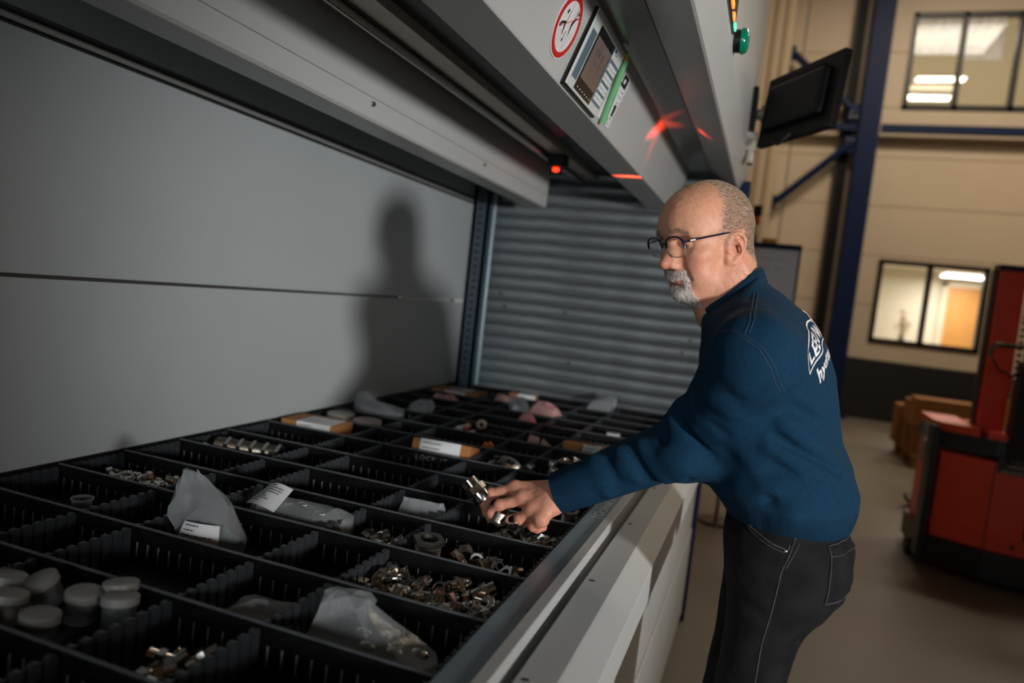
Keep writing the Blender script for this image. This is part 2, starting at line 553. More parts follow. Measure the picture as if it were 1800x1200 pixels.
# beige cladding tower at the left of the wall, with ribs
t = thing('cladding_tower', 'tall beige ribbed cladding tower beside the steel braces', 'cladding', (-0.52, 12.55, 0))
MB().box(-0.35, 0.32, -0.2, 0.4, 0, 8.0).build('tower_body', 'wall_beige', t)
rb = MB().box(-0.035, 0.035, -0.03, 0.0, 0.0, 8.0).build('rib', 'beige_trim', t, loc=(-0.25, -0.2, 0))
for k in range(1, 4):
    part_like(rb, 'rib', t, (-0.25 + 0.16 * k, -0.2, 0))
# ------------------------------------------------------------------ the carousel storage machine (all heights from the lens: Z(h))
def Z(h):
    return h + CZ


Y0, Y1 = -0.12, 3.5             # near and far end of the machine
mach = thing('carousel_storage_machine', 'grey carousel storage machine with open shelf window and overhanging control hood', 'storage machine', (0, 0, 0))


def pz(pts):
    return [(x, Z(z)) for x, z in pts]


MB().box(-1.50, -1.46, Y0, Y1, Z(-0.66), Z(-0.0855)).build('lower_back_panel', 'wall_paint', mach)
MB().box(-1.50, -1.46, Y0, Y1, Z(-0.0765), Z(0.408)).build('middle_back_panel', 'wall_paint', mach)
MB().box(-1.50, -1.46, Y0, Y1, Z(0.446), Z(0.9)).build('upper_back_panel', 'wall_paint', mach)
MB().box(-1.50, -1.472, Y0, Y1, Z(-0.09), Z(-0.072)).build('seam_backing', 'dark_paint', mach)
for a, b, h in ((2.72, 3.22, 0.0045), (3.30, 3.385, 0.007)):
    MB().box(-1.472, -1.456, a, b, Z(-0.081 - h), Z(-0.081 + h), bevel=0.003).build('seam_strip', 'white_print', mach)
tr = MB().box(-1.50, -1.485, Y0, Y1, Z(0.404), Z(0.45)).build('channel_back', 'dark_paint', mach)
MB().cyl((-1.468, Y0, Z(0.426)), (-1.468, Y1, Z(0.426)), 0.007, n=10).build('channel_bead', 'grey_paint', mach, 60)
# beam with its folded lip
MB().prism(pz([(-1.115, 0.392), (-1.025, 0.392), (-1.018, 0.398), (-1.018, 0.665), (-1.115, 0.665)]), 'y', Y0, 3.2).build('beam', 'grey_paint', mach)
MB().box(-1.0185, -1.0175, Y0, 3.19, Z(0.449), Z(0.4502)).build('beam_seam', 'dark_paint', mach)
for y in (0.876, 1.648, 2.42):
    s = MB().cyl((-1.018, y, Z(0.434)), (-1.013, y, Z(0.434)), 0.0075, 0.006, n=14).build('screw', 'steel', mach, 40)
    MB().box(-1.0128, -1.0122, y - 0.004, y + 0.004, Z(0.433), Z(0.435)).build('screw_slot', 'black_rubber', s)
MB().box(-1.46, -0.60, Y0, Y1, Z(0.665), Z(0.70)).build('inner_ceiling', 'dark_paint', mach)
MB().cyl((-0.945, Y0, Z(0.565)), (-0.945, 3.46, Z(0.565)), 0.013, n=14).build('guide_rod', 'steel', mach, 60)
MB().box(-0.925, -0.86, Y0, 3.46, Z(0.575), Z(0.60)).build('guide_rail', 'pale_steel', mach)
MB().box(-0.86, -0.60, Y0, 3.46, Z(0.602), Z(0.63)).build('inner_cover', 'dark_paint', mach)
lb = MB().box(-0.93, -0.86, 2.87, 2.95, Z(0.522), Z(0.58), bevel=0.006).build('light_barrier', 'black_plastic', mach)
MB().sphere((-0.900, 2.905, Z(0.515)), 0.011, (1.3, 0.8, 0.8)).build('red_led', 'led_red', lb, 180)
# hood
F0, F1 = Vector((-0.484, 0, Z(0.45))), Vector((-0.42, 0, Z(0.622)))
MB().prism(pz([(-0.60, 0.66), (-0.594, 0.452), (-0.590, 0.45), (-0.4865, 0.45), (-0.484, 0.453), (-0.42, 0.622), (-0.43, 0.66)]), 'y', Y0, 3.42).build('hood_box', 'grey_paint', mach)
MB().prism(pz([(-0.43, 0.624), (-0.327, 0.632), (-0.327, 0.66), (-0.43, 0.66)]), 'y', Y0, 3.42).build('hood_soffit', mat('glossy_grey_soffit', (150, 152, 151), 0.16, var=0.02, scale=3), mach)
MB().prism(pz([(-0.325, 0.633), (-0.204, 0.554), (-0.198, 0.556), (-0.165, 0.632), (-0.165, 2.6), (-0.175, 2.6), (-0.18, 0.645), (-0.20, 0.60), (-0.31, 0.66), (-0.325, 0.66)]), 'y', Y0, 3.42).build('front_fascia', 'grey_paint', mach)
MB().box(-1.5, -0.17, Y0, Y1, Z(2.55), Z(2.6)).build('machine_top', 'grey_paint', mach)
MB().box(-1.5, -0.17, 3.44, 3.5, Z(0.70), Z(2.6)).build('upper_end_panel', 'grey_paint', mach)
MB().box(-1.5, -0.62, Y0, Y0 + 0.03, Z(0.66), Z(2.6)).build('near_end_panel', 'grey_paint', mach)
# far end: roll shutter of curved slats
sp, rr = 0.0615, []
prof = [(0.0, 0.0), (-0.004, 0.004), (-0.011, 0.012), (-0.015, 0.026), (-0.014, 0.042), (-0.008, 0.053), (0.0, 0.057), (0.004, 0.057), (0.004, 0.0)]
mb = MB()
mb.prism([(a, b) for a, b in prof], 'x', -1.385, -0.225)
sl = mb.build('slat', 'slat', mach, 50, loc=(0, 3.5, Z(-0.665)))
for k in range(1, 23):
    part_like(sl, 'slat', mach, (0, 3.5, Z(-0.665 + k * sp)))
for k, x in ((9, -1.27), (9, -0.95), (10, -1.30), (7, -0.36), (8, -0.33), (5, -0.9)):
    MB().cyl((x, 3.49, Z(-0.665 + k * sp + 0.03)), (x, 3.483, Z(-0.665 + k * sp + 0.03)), 0.008, n=10).build('slat_rivet', 'dark_steel', mach)
MB().box(-1.5, -0.20, 3.506, 3.53, Z(-1.4), Z(0.7)).build('end_sheet', 'dark_paint', mach)
# perforated corner post
post = MB()
post.box(-1.452, -1.372, 3.38, 3.396, Z(-0.62), Z(0.664)).box(-1.452, -1.437, 3.38, 3.5, Z(-0.62), Z(0.664)).box(-1.385, -1.372, 3.38, 3.5, Z(-0.62), Z(0.664))
po = post.build('perforated_post', 'navy_post', mach)
hole = MB().box(-0.009, 0.009, -0.001, 0.001, -0.008, 0.008).build('slot', 'black_rubber', po, loc=(-1.412, 3.379, Z(-0.44)))
for k in range(1, 26):
    part_like(hole, 'slot', po, (-1.412, 3.379, Z(-0.44 + k * 0.036)))
MB().cyl((-1.364, 3.44, Z(-0.62)), (-1.364, 3.44, Z(0.664)), 0.012, n=12).build('shutter_guide', 'zinc', mach, 60)
# ledge and base
MB().prism(pz([(-0.252, -0.62), (-0.252, -0.506), (-0.249, -0.504), (-0.199, -0.505), (-0.196, -0.5065), (-0.158, -0.529), (-0.157, -0.532), (-0.157, -0.60), (-0.212, -0.62)]), 'y', Y0, 3.42).build('front_ledge', 'grey_paint', mach)
for y in (0.5, 0.887, 1.269, 1.653, 2.03, 2.42, 2.8, 3.18):
    MB().box(-0.243, -0.233, y - 0.0025, y + 0.0025, Z(-0.506), Z(-0.5035), rot=Euler((0, 0, 0.35)).to_matrix()).build('keyhole_slot', 'black_rubber', mach)
for a, b in ((Y0, 0.9), (0.906, 1.9), (1.906, 2.62), (2.626, 3.40)):
    MB().box(-0.225, -0.21, a, b, Z(-0.985), Z(-0.62), bevel=0.002).build('base_panel', 'grey_paint', mach)
    MB().box(-0.225, -0.205, a, b, Z(-1.40), Z(-0.995), bevel=0.002).build('lower_base_panel', 'grey_paint', mach)
MB().box(-0.24, -0.226, Y0, 3.42, Z(-1.44), Z(-0.62)).build('base_core', 'dark_paint', mach)
MB().box(-0.26, -0.215, Y0, 3.42, 0.0, Z(-1.395)).build('plinth', 'black_rubber', mach)
MB().box(-0.222, -0.192, 3.43, 3.475, 0.0, Z(0.62)).build('corner_post', 'blue_steel', mach)
MB().box(-0.30, -0.15, 3.43, 3.50, Z(0.30), Z(0.60)).build('head_plate', 'blue_steel', mach)
MB().box(-0.43, -0.225, 3.40, 3.44, Z(0.47), Z(0.52)).cyl((-0.4, 3.38, Z(0.50)), (-0.4, 3.44, Z(0.50)), 0.04, n=14).build('shutter_motor', 'black_plastic', mach, 40)
MB().box(-1.5, -0.26, Y0, Y1, 0.0, 0.03).build('base_floor', 'dark_paint', mach)

# --- controller on the hood face
FX = (0, 1, 0)
FY = (F1 - F0).normalized()


def face(y, t, lift=0.0):
    return frame_mtx(F0 + Vector((0, y, 0)) + FY * t + Vector(FX).cross(FY) * lift, FX, FY)


def fbox(name, m, y0, y1, t0, t1, l0, l1, parent, bevel=0.0):
    mb = MB()
    mb.box(y0, y1, t0, t1, l0, l1, bevel=bevel)
    bmesh.ops.transform(mb.bm, matrix=face(0, 0), verts=mb.bm.verts)
    return mb.build(name, m, parent)


cp = fbox('controller_frame', 'black_gloss', 1.514, 1.806, 0.004, 0.176, 0.0, 0.008, mach, 0.003)
fbox('controller_face', 'white_panel', 1.519, 1.804, 0.009, 0.174, 0.008, 0.011, cp, 0.0012)
fbox('blue_stripe', 'panel_blue', 1.53, 1.566, 0.03, 0.136, 0.011, 0.0116, cp)
fbox('screen_surround', 'black_gloss', 1.572, 1.712, 0.015, 0.158, 0.011, 0.0122, cp)
fbox('screen', 'screen', 1.58, 1.704, 0.043, 0.138, 0.0122, 0.0128, cp)
fbox('keypad', 'panel_blue', 1.717, 1.798, 0.028, 0.134, 0.011, 0.0118, cp)
k0 = None
for i in range(3):
    for j in range(4):
        for h in range(2):
            y = 1.7235 + i * 0.0245 + 0.0
            t = 0.034 + j * 0.0245 + h * 0.0095
            fbox('key', 'key_grey', y, y + 0.019, t, t + 0.0078, 0.0118, 0.0134, cp)
for i in range(6):
    fbox('status_dash', 'white_print', 1.588 + i * 0.021, 1.594 + i * 0.021, 0.0225, 0.0245, 0.0122, 0.0126, cp)
fbox('panel_emblem', 'blue_plastic', 1.722, 1.738, 0.1515, 0.158, 0.011, 0.0115, cp)
fbox('panel_emblem', 'green_plastic', 1.741, 1.752, 0.1475, 0.1505, 0.011, 0.0115, cp)
text_obj('screen_lettering', '1234  05\n  ----  12', 0.02, 'dark_paint', face(1.60, 0.105, 0.0130), cp)
# label strip with dark code squares beside the pen
ls = fbox('label_strip', 'paper', 1.842, 1.972, 0.018, 0.156, 0.0, 0.0012, mach)
for t in (0.036, 0.112):
    fbox('code_block', 'black_print', 1.905, 1.958, t + 0.012, t + 0.042, 0.0012, 0.0016, ls)
    fbox('code_block_gap', 'paper', 1.918, 1.934, t + 0.021, t + 0.033, 0.0016, 0.0019, ls)
for r in range(9):
    for q in range(5):
        if random.random() < 0.75:
            y = 1.85 + q * 0.023
            t = 0.026 + r * 0.0145
            if y > 1.9 and (0.045 < t < 0.08 or 0.12 < t):
                continue
            fbox('print_line', 'grey_print' if q % 2 else 'black_print', y, y + 0.012 + 0.006 * random.random(), t, t + 0.0022, 0.0012, 0.0016, ls)
pen = thing('green_pen', 'translucent green pen clipped upright beside the control panel', 'pen', face(1.845, 0.094, 0.012).translation)
mp = Matrix.Translation(-face(1.845, 0.094, 0.012).translation)


def pp(y, t, l):
    return mp @ face(y, t, l).translation


MB().tube([pp(1.872, 0.012, .012), pp(1.868, 0.03, .012), pp(1.845, 0.094, .012), pp(1.822, 0.165, .012)], [0.0085, 0.0095, 0.0088, 0.0078], 12).build('barrel', 'green_plastic', pen, 60)
MB().tube([pp(1.822, 0.165, .012), pp(1.8175, 0.181, .012)], [0.007, 0.0018], 12).build('tip', 'yellow_plastic', pen, 60)
MB().tube([pp(1.862, 0.03, .023), pp(1.845, 0.082, .024)], 0.003, 8).build('clip', 'white_panel', pen, 60)
# round warning sign
sg = MB()
mtx = face(1.424, 0.092, 0.0)
sg.lathe([(0.0, 0.001), (0.064, 0.001), (0.064, 0.0)], 48, mtx)
sgo = sg.build('warning_sign', 'white_print', mach)
MB().lathe([(0.050, 0.0012), (0.050, 0.0020), (0.061, 0.0020), (0.061, 0.0012)], 48, mtx).build('red_ring', 'red_print', sgo)


def decal(name, m, polys, lift=0.0016):
    mb = MB()
    for poly in polys:
        vs = [mb.bm.verts.new(mtx @ Vector((x, y, lift))) for x, y in poly]
        mb.bm.faces.new(vs)
    return mb.build(name, m, sgo)


def stroke(x0, y0, x1, y1, w):
    d = Vector((x1 - x0, y1 - y0)); n = Vector((-d.y, d.x)).normalized() * w / 2
    return [(x0 + n.x, y0 + n.y), (x0 - n.x, y0 - n.y), (x1 - n.x, y1 - n.y), (x1 + n.x, y1 + n.y)]


decal('shaft_lines', 'grey_print', [stroke(-.012, .046, -.012, -.046, .0008), stroke(.012, .046, .012, -.046, .0008)] +
      [stroke(.016, -.006 - i * .006, .034 - i * .002, -.006 - i * .006, .0007) for i in range(6)] + [stroke(-.038 + i * .002, -.016 - i * .006, -.018, -.016 - i * .006, .0007) for i in range(4)])
decal('climbing_figure', 'black_print', [stroke(-.036, -.004, -.016, .004, .005), stroke(-.02, .004, -.012, -.018, .004), stroke(-.04, -.012, -.034, -.002, .006), stroke(-.028, .018, -.024, .026, .006)])
decal('standing_figure', 'black_print', [stroke(.014, .008, .024, .026, .007), stroke(.014, .01, .018, -.006, .004), stroke(.022, .024, .036, .03, .003), stroke(.024, .03, .022, .042, .002), stroke(.029, .034, .031, .039, .006)])
decal('arrow', 'black_print', [stroke(0.002, -.008, 0.0, -.028, .002), [(0.0, -.032), (.004, -.024), (-.004, -.024)]])
decal('red_cross', 'red_print', [stroke(-.038, -.012, .04, .034, .0016), stroke(-.014, .026, -.014, -.02, .0012), stroke(.02, .04, .016, -.012, .0012)], 0.0019)

# --- buttons on the fascia
bp = MB().box(-0.165, -0.158, 1.50, 1.80, Z(0.652), Z(0.80), bevel=0.003).build('signal_panel', 'black_gloss', mach)
for y, z, m in ((1.66, 0.668, 'led_orange'), (1.715, 0.662, 'led_orange'), (1.765, 0.658, 'led_green')):
    MB().box(-0.158, -0.154, y - 0.014, y + 0.014, Z(z - 0.006), Z(z + 0.006), bevel=0.001).build('signal_led', m, bp)
bt = MB().cyl((-0.165, 1.885, Z(0.668)), (-0.148, 1.885, Z(0.668)), 0.027, n=24).build('button_socket', 'black_plastic', mach, 40)
MB().lathe([(0.03, 0.0), (0.031, 0.006), (0.027, 0.014), (0.015, 0.019), (0, 0.02)], 24, frame_mtx((-0.148, 1.885, Z(0.668)), (0, 1, 0), (0, 0, 1))).build('green_button', 'green_button', bt, 180)

# red positioning light of the machine: narrow red beams raking over the hood
for nm, loc, tgt, e, sc in (('pointer_light', (-0.70, 2.60, Z(0.25)), (-0.53, 2.60, Z(0.45)), 60.0, (0.26, 0.75, 1)),
                            ('pointer_light', (-0.20, 2.2, Z(0.30)), (-0.427, 2.50, Z(0.60)), 30.0, (0.8, 0.24, 1)),
                            ('pointer_light', (-0.20, 2.2, Z(0.30)), (-0.427, 2.50, Z(0.60)), 9.0, (0.2, 1.1, 1)),
                            ('pointer_light', (-0.70, 2.50, Z(0.45)), (-0.69, 2.72, Z(-0.58)), 16.0, (0.6, 0.6, 1))):
    o = lamp(nm, 'SPOT', loc, tgt, e, (1.0, 0.06, 0.02), spot_size=math.radians(34), spot_blend=1.0, shadow_soft_size=0.012)
    o.scale = sc

# ------------------------------------------------------------------ the tray
TZ = Z(-0.5)                    # rim of the dividers
FZ = Z(-0.558)                  # tray floor, top face
YS = [0.10, 0.28, 0.465, 0.645, 0.825, 1.003, 1.19, 1.367, 1.545, 1.73, 1.915, 2.10, 2.285, 2.47, 2.655, 2.84, 3.025, 3.21, 3.42]
XS = [-1.452, -1.172, -1.037, -0.766, -0.610, -0.345]
tray = thing('storage_tray', 'long black compartment tray with zinc front rail lying in the machine', 'tray', (0, 0, 0))
MB().box(XS[0] - .006, XS[-1] + .008, YS[0], YS[-1], FZ - 0.012, FZ).build('tray_floor', 'black_plastic', tray)
MB().prism(pz([(-0.337, -0.59), (-0.337, -0.494), (-0.334, -0.491), (-0.291, -0.491), (-0.290, -0.492), (-0.290, -0.60), (-0.295, -0.60), (-0.295, -0.494), (-0.33, -0.496), (-0.33, -0.59)]), 'y', Y0 + .05, 3.42).build('front_rail', 'zinc', tray)
MB().prism(pz([(-0.2895, -0.60), (-0.2895, -0.489), (-0.288, -0.487), (-0.270, -0.487), (-0.268, -0.489), (-0.268, -0.60), (-0.272, -0.60), (-0.272, -0.491), (-0.286, -0.491), (-0.286, -0.60)]), 'y', Y0 + .05, 3.42).build('rail_strip', 'grey_paint', tray)
MB().prism(pz([(-1.458, -0.59), (-1.458, -0.494), (-1.4535, -0.494), (-1.4535, -0.59)]), 'y', YS[0], YS[-1]).build('rear_rail', 'black_plastic', tray)
text_obj('rail_print', '| Clr.timaxl W', 0.033, 'white_print', frame_mtx((-0.298, 1.60, Z(-0.4903)), (0, 1, 0), (-1, 0, 0)), tray)


def toothed(length, y0):
    """moulded divider with rounded teeth on both faces, running along y"""
    mb = MB()
    L = length - 0.004
    mb.box(-0.0016, 0.0016, 0.002, L, 0.0, 0.053)
    n = max(2, int(round(L / 0.0225)))
    st = L / n
    for k in range(n):
        yc = 0.002 + st * (k + 0.5)
        w = st * 0.35
        prof_ = [(-w, 0.0), (w, 0.0), (w, 0.0515), (w * 0.75, 0.0555), (0, 0.0568), (-w * 0.75, 0.0555), (-w, 0.0515)]
        vs = [(yc + a, b) for a, b in prof_]
        mb.prism(vs, 'x', -0.0046, 0.0046)
    return mb


cache = {}
for j, (ya, yb) in enumerate(zip(YS[:-1], YS[1:])):
    key = round(yb - ya, 3)
    for i, x in enumerate(XS):
        xx = x + (0.0005 if i == 0 else 0)
        if key not in cache:
            cache[key] = toothed(yb - ya, 0).build('toothed_divider', 'teeth_plastic', tray, loc=(xx, ya, FZ))
        else:
            part_like(cache[key], 'toothed_divider', tray, (xx, ya, FZ))
first = None
for j, y in enumerate(YS):
    if first is None:
        mb = MB()
        mb.box(XS[0] - .004, XS[-1] + .006, -0.0014, 0.0014, 0.0, 0.0595)
        first = mb.build('cross_divider', 'black_plastic', tray, loc=(0, y, FZ))
        rim = MB().box(XS[0] - .004, XS[-1] + .006, -0.0021, 0.0021, 0.0580, 0.0615, bevel=0.0009).build('rim', 'rim_highlight', first)  # edge highlight put into the colour of the lip
        mb = MB()
        for a, b in zip(XS[:-1], XS[1:]):
            n = int((b - a) / 0.0235)
            for k in range(n):
                x = a + (b - a) * (k + 0.7) / n
                mb.box(x - 0.0011, x + 0.0011, -0.0034, -0.0014, 0.0, 0.031)
        ribs = mb.build('slot_glint_rib', 'rib_plastic', first)  # thin pale bars imitate light glinting in the slots
        ribs['kind'] = 'stuff'
    else:
        c = part_like(first, 'cross_divider', tray, (0, y, FZ))
        part_like(ribs, 'slot_glint_rib', c, (0, 0, 0))['kind'] = 'stuff'
        part_like(rim, 'rim', c, (0, 0, 0))
text_obj('moulded_lettering', 'LOCK-IT', 0.021, 'rib_plastic', frame_mtx((-0.925, YS[10] - 0.0018, FZ + 0.034), (1, 0, 0), (0, 0, 1)), tray, spacing=1.35, offset=-0.0003, extrude=0.0006)
# ------------------------------------------------------------------ things in the hall behind the man
# monitor seen from behind, on a bracket at the machine's front
mon = thing('wall_monitor', 'black monitor seen from behind on a bracket at the machine front', 'monitor', (-0.165, 3.05, Z(0.80)))
MB().box(0.0, 0.02, -0.06, 0.06, -0.08, 0.09, bevel=0.004).build('mount_plate', 'black_case', mon)
MB().cyl((0.02, 0, -0.005), (0.06, -0.01, -0.005), 0.022, n=14).cyl((0.055, -0.01, -0.035), (0.055, -0.01, 0.025), 0.02, n=14).cyl((0.055, -0.01, 0.0), (0.11, -0.02, 0.0), 0.018, n=14).build('swivel_arm', 'pale_steel', mon, 50)
MB().box(0.085, 0.125, -0.045, 0.005, -0.03, 0.03, bevel=0.006).build('swivel_block', 'pale_steel', mon)
MB().box(0.0, 0.035, -0.03, 0.03, -0.15, -0.08).box(0.005, 0.03, -0.035, 0.035, -0.20, -0.15, bevel=0.005).build('lower_bracket', 'pale_steel', mon)
RMON = Euler((0, 0, math.radians(-57))).to_matrix() @ Euler((math.radians(-5), 0, 0)).to_matrix()
def mpt(x, y, z):
    return Vector((0.045, -0.02, 0)) + RMON @ Vector((x, y, z))
def mbox(name, m, x0, x1, y0, y1, z0, z1, bevel=0.004):
    mb = MB(); mb.box(x0, x1, y0, y1, z0, z1, bevel=bevel)
    bmesh.ops.transform(mb.bm, matrix=Matrix.Translation(mpt(0, 0, 0)) @ RMON.to_4x4(), verts=mb.bm.verts)
    return mb.build(name, m, mon)
mbox('case', 'black_case', 0.0, 0.44, 0.0, 0.03, -0.14, 0.125)
mbox('back_bulge', 'black_case', 0.04, 0.39, -0.026, 0.0, -0.09, 0.085, 0.02)
mbox('screen', 'black_gloss', 0.01, 0.43, 0.0295, 0.032, -0.13, 0.115, 0.001)
MB().tube([mpt(0.14, -0.01, -0.13), mpt(0.16, -0.02, -0.155), mpt(0.20, -0.03, -0.168), mpt(0.222, -0.025, -0.155), mpt(0.23, -0.01, -0.13)], 0.006, 8).build('cable', 'black_rubber', mon, 60)

# notice board on a stand
bd = thing('notice_board', 'pale board with dark blue frame on a stand behind the man', 'notice board', (-0.06, 5.6, 0))
MB().box(-0.30, 0.21, 0.0, 0.02, 0.95, 1.955).build('board_face', 'board_white', bd)
MB().box(-0.32, 0.225, -0.015, 0.03, 1.955, 1.995).box(-0.32, -0.30, -0.012, 0.03, 0.93, 1.96).box(0.21, 0.225, -0.012, 0.03, 0.93, 1.96).box(-0.32, 0.225, -0.012, 0.03, 0.92, 0.95).build('board_frame', 'blue_steel', bd)
MB().box(-0.30, -0.27, 0.0, 0.03, 0.0, 0.95).box(0.18, 0.21, 0.0, 0.03, 0.0, 0.95).build('stand_leg', 'blue_steel', bd)
MB().box(-0.31, -0.26, -0.22, 0.26, 0.0, 0.025).box(0.17, 0.22, -0.22, 0.26, 0.0, 0.025).build('foot', 'blue_steel', bd)
pr = MB()
for r in range(9):
    for q in range(4):
        if random.random() < 0.8:
            pr.box(-0.24 + q * 0.10, -0.24 + q * 0.10 + random.uniform(.03, .08), -0.001, 0.0, 1.88 - r * 0.07, 1.887 - r * 0.07)
pr.build('print_line', 'grey_print', bd)
t = thing('marker_box', 'small blue box standing on the notice board rail', 'box', (-0.185, 5.607, 1.995))
MB().box(-0.035, 0.035, -0.015, 0.015, 0, 0.045, bevel=0.004).build('box_body', 'blue_plastic', t)
MB().box(-0.036, 0.036, -0.016, 0.016, 0.036, 0.05, bevel=0.002).build('box_lid', 'grey_disc', t)
t = thing('yellow_tape_roll', 'yellow roll lying on top of the notice board rail', 'tape roll', (-0.06, 5.607, 1.995))
MB().lathe([(0.03, 0), (0.055, 0), (0.055, 0.03), (0.03, 0.03), (0.03, 0)], 24).build('tape', 'yellow_plastic', t, 40)
MB().lathe([(0.026, 0.001), (0.03, 0.001), (0.03, 0.029), (0.026, 0.029), (0.026, 0.001)], 24).build('core', 'card', t, 40)
# warning light on a thin post
t = thing('signal_lamp', 'small orange signal lamp on a thin dark post behind the head', 'lamp', (-0.165, 5.2, 0))
MB().cyl((0, 0, 0.0), (0, 0, 2.05), 0.012, n=10).build('post', 'dark_steel', t, 60)
MB().cyl((0, 0, 0), (0, 0, 0.02), 0.12, n=24).build('foot', 'dark_steel', t, 40)
MB().sphere((0, 0, 2.10), 0.035, (1, 1, 1.1)).build('lens', 'orange_plastic', t, 180)
MB().cyl((0.008, 0, 2.13), (0.008, 0, 2.20), 0.03, n=14).build('cap', 'black_plastic', t, 40)

# red pedestrian stacker
tk = thing('pallet_stacker', 'red and black pedestrian stacker truck parked on the concrete', 'stacker truck', (1.45, 5.15, 0))
def P2(x, y): return (x - 1.35, y - 5.15)
body = [P2(1.01, 5.28), P2(1.03, 5.18), P2(1.29, 5.04), P2(1.62, 4.98), P2(2.0, 5.06), P2(2.12, 5.2), P2(2.12, 5.75), P2(1.01, 5.75)]
MB().prism(body, 'z', 0.20, 0.745).build('body_shell', 'truck_red', tk)
MB().box(*[P2(1.288, 5.0)[0], P2(1.292, 5.0)[0]], P2(0, 5.035)[1], P2(0, 5.05)[1], 0.21, 0.74).build('shell_seam', 'truck_black', tk)
MB().box(P2(1.475, 0)[0], P2(1.487, 0)[0], P2(0, 4.995)[1], P2(0, 5.03)[1], 0.30, 0.66).build('door_gap', 'truck_black', tk)
MB().prism([P2(1.018, 5.18), P2(1.29, 5.028), P2(1.62, 4.965), P2(2.01, 5.048), P2(2.01, 5.07), P2(1.62, 4.99), P2(1.29, 5.05), P2(1.03, 5.2)], 'z', 0.30, 0.312).build('body_crease', 'truck_red', tk)
base = [P2(0.985, 5.32), P2(1.01, 5.16), P2(1.28, 4.99), P2(1.62, 4.92), P2(2.02, 5.02), P2(2.15, 5.2), P2(2.15, 5.8), P2(0.985, 5.8)]
MB().prism(base, 'z', 0.045, 0.21).build('bumper_skirt', 'truck_black', tk)
MB().prism([P2(0.995, 5.3), P2(1.015, 5.2), P2(1.29, 5.06), P2(1.62, 5.0), P2(2.0, 5.08), P2(2.1, 5.22), P2(2.1, 5.75), P2(0.995, 5.75)], 'z', 0.775, 0.875).build('top_recess', 'truck_black', tk)
MB().prism([P2(0.985, 5.3), P2(1.01, 5.2), P2(1.20, 5.10), P2(1.20, 5.72), P2(0.985, 5.72)], 'z', 0.875, 0.925).prism([P2(1.24, 5.08), P2(1.36, 5.04), P2(1.36, 5.7), P2(1.24, 5.7)], 'z', 0.875, 0.915).prism([P2(1.5, 5.03), P2(1.66, 5.02), P2(2.0, 5.09), P2(2.1, 5.22), P2(2.1, 5.72), P2(1.5, 5.72)], 'z', 0.875, 0.925).build('top_cover', 'truck_red', tk)
MB().prism([P2(1.30, 5.03), P2(1.62, 4.975), P2(1.62, 5.2), P2(1.30, 5.2)], 'z', 0.69, 0.78).build('tiller_well', 'truck_black', tk)
MB().box(P2(1.31, 0)[0], P2(1.6, 0)[0], P2(0, 4.985)[1], P2(0, 5.0)[1], 0.70, 0.712, ).box(P2(1.33, 0)[0], P2(1.58, 0)[0], P2(0, 4.98)[1], P2(0, 5.0)[1], 0.735, 0.745).build('well_trim', 'steel', tk)
MB().box(P2(0.965, 0)[0], P2(1.005, 0)[0], P2(0, 5.16)[1], P2(0, 5.32)[1], 0.05, 0.90).build('side_guard', 'truck_black', tk)
# mast: two uprights with chain, cross head
MB().box(P2(1.225, 0)[0], P2(1.36, 0)[0], P2(0, 5.26)[1], P2(0, 5.40)[1], 0.86, 1.905).box(P2(1.80, 0)[0], P2(1.93, 0)[0], P2(0, 5.26)[1], P2(0, 5.40)[1], 0.86, 1.905).build('mast_upright', 'truck_red', tk)
for xa, xb in ((1.21, 1.222), (1.935, 1.947)):
    MB().box(P2(xa, 0)[0], P2(xb, 0)[0], P2(0, 5.34)[1], P2(0, 5.42)[1], 0.86, 1.915).build('mast_channel', 'truck_black', tk)
MB().box(P2(1.215, 0)[0], P2(1.94, 0)[0], P2(0, 5.28)[1], P2(0, 5.42)[1], 1.905, 1.945).build('mast_head', 'truck_black', tk)
mb = MB()
for k in range(24):
    mb.box(P2(1.385, 0)[0], P2(1.41, 0)[0], P2(0, 5.31)[1], P2(0, 5.33)[1], 0.90 + k * 0.04, 0.93 + k * 0.04)
mb.build('lift_chain', 'steel', tk)
# tiller
MB().prism([(P2(0, 4.96)[1] + 0.06, 0.74), (P2(0, 4.96)[1] + 0.16, 0.74), (P2(0, 4.96)[1] + 0.13, 1.36), (P2(0, 4.96)[1] + 0.05, 1.36)], 'x', P2(1.335, 0)[0], P2(1.435, 0)[0]).build('tiller_arm', 'truck_black', tk)
MB().box(P2(1.345, 0)[0], P2(1.45, 0)[0], P2(0, 4.98)[1], P2(0, 5.06)[1], 1.33, 1.43, bevel=0.008).build('tiller_head', 'pale_steel', tk)
MB().box(P2(1.345, 0)[0], P2(1.47, 0)[0], P2(0, 4.96)[1], P2(0, 5.08)[1], 1.43, 1.48, bevel=0.015).build('tiller_cap', 'truck_red', tk)
MB().tube([(P2(1.345, 0)[0], P2(0, 5.02)[1], 1.448), (P2(1.19, 0)[0], P2(0, 5.0)[1], 1.448), (P2(1.165, 0)[0], P2(0, 5.0)[1], 1.42), (P2(1.165, 0)[0], P2(0, 5.0)[1], 1.37)], 0.014, 10).build('handle_bar', 'dark_steel', tk, 60)
MB().tube([(P2(1.18, 0)[0], P2(0, 5.0)[1], 1.36), (P2(1.22, 0)[0], P2(0, 5.02)[1], 1.30), (P2(1.30, 0)[0], P2(0, 5.03)[1], 1.27), (P2(1.35, 0)[0], P2(0, 5.04)[1], 1.29)], 0.007, 8).build('cable', 'black_rubber', tk, 60)
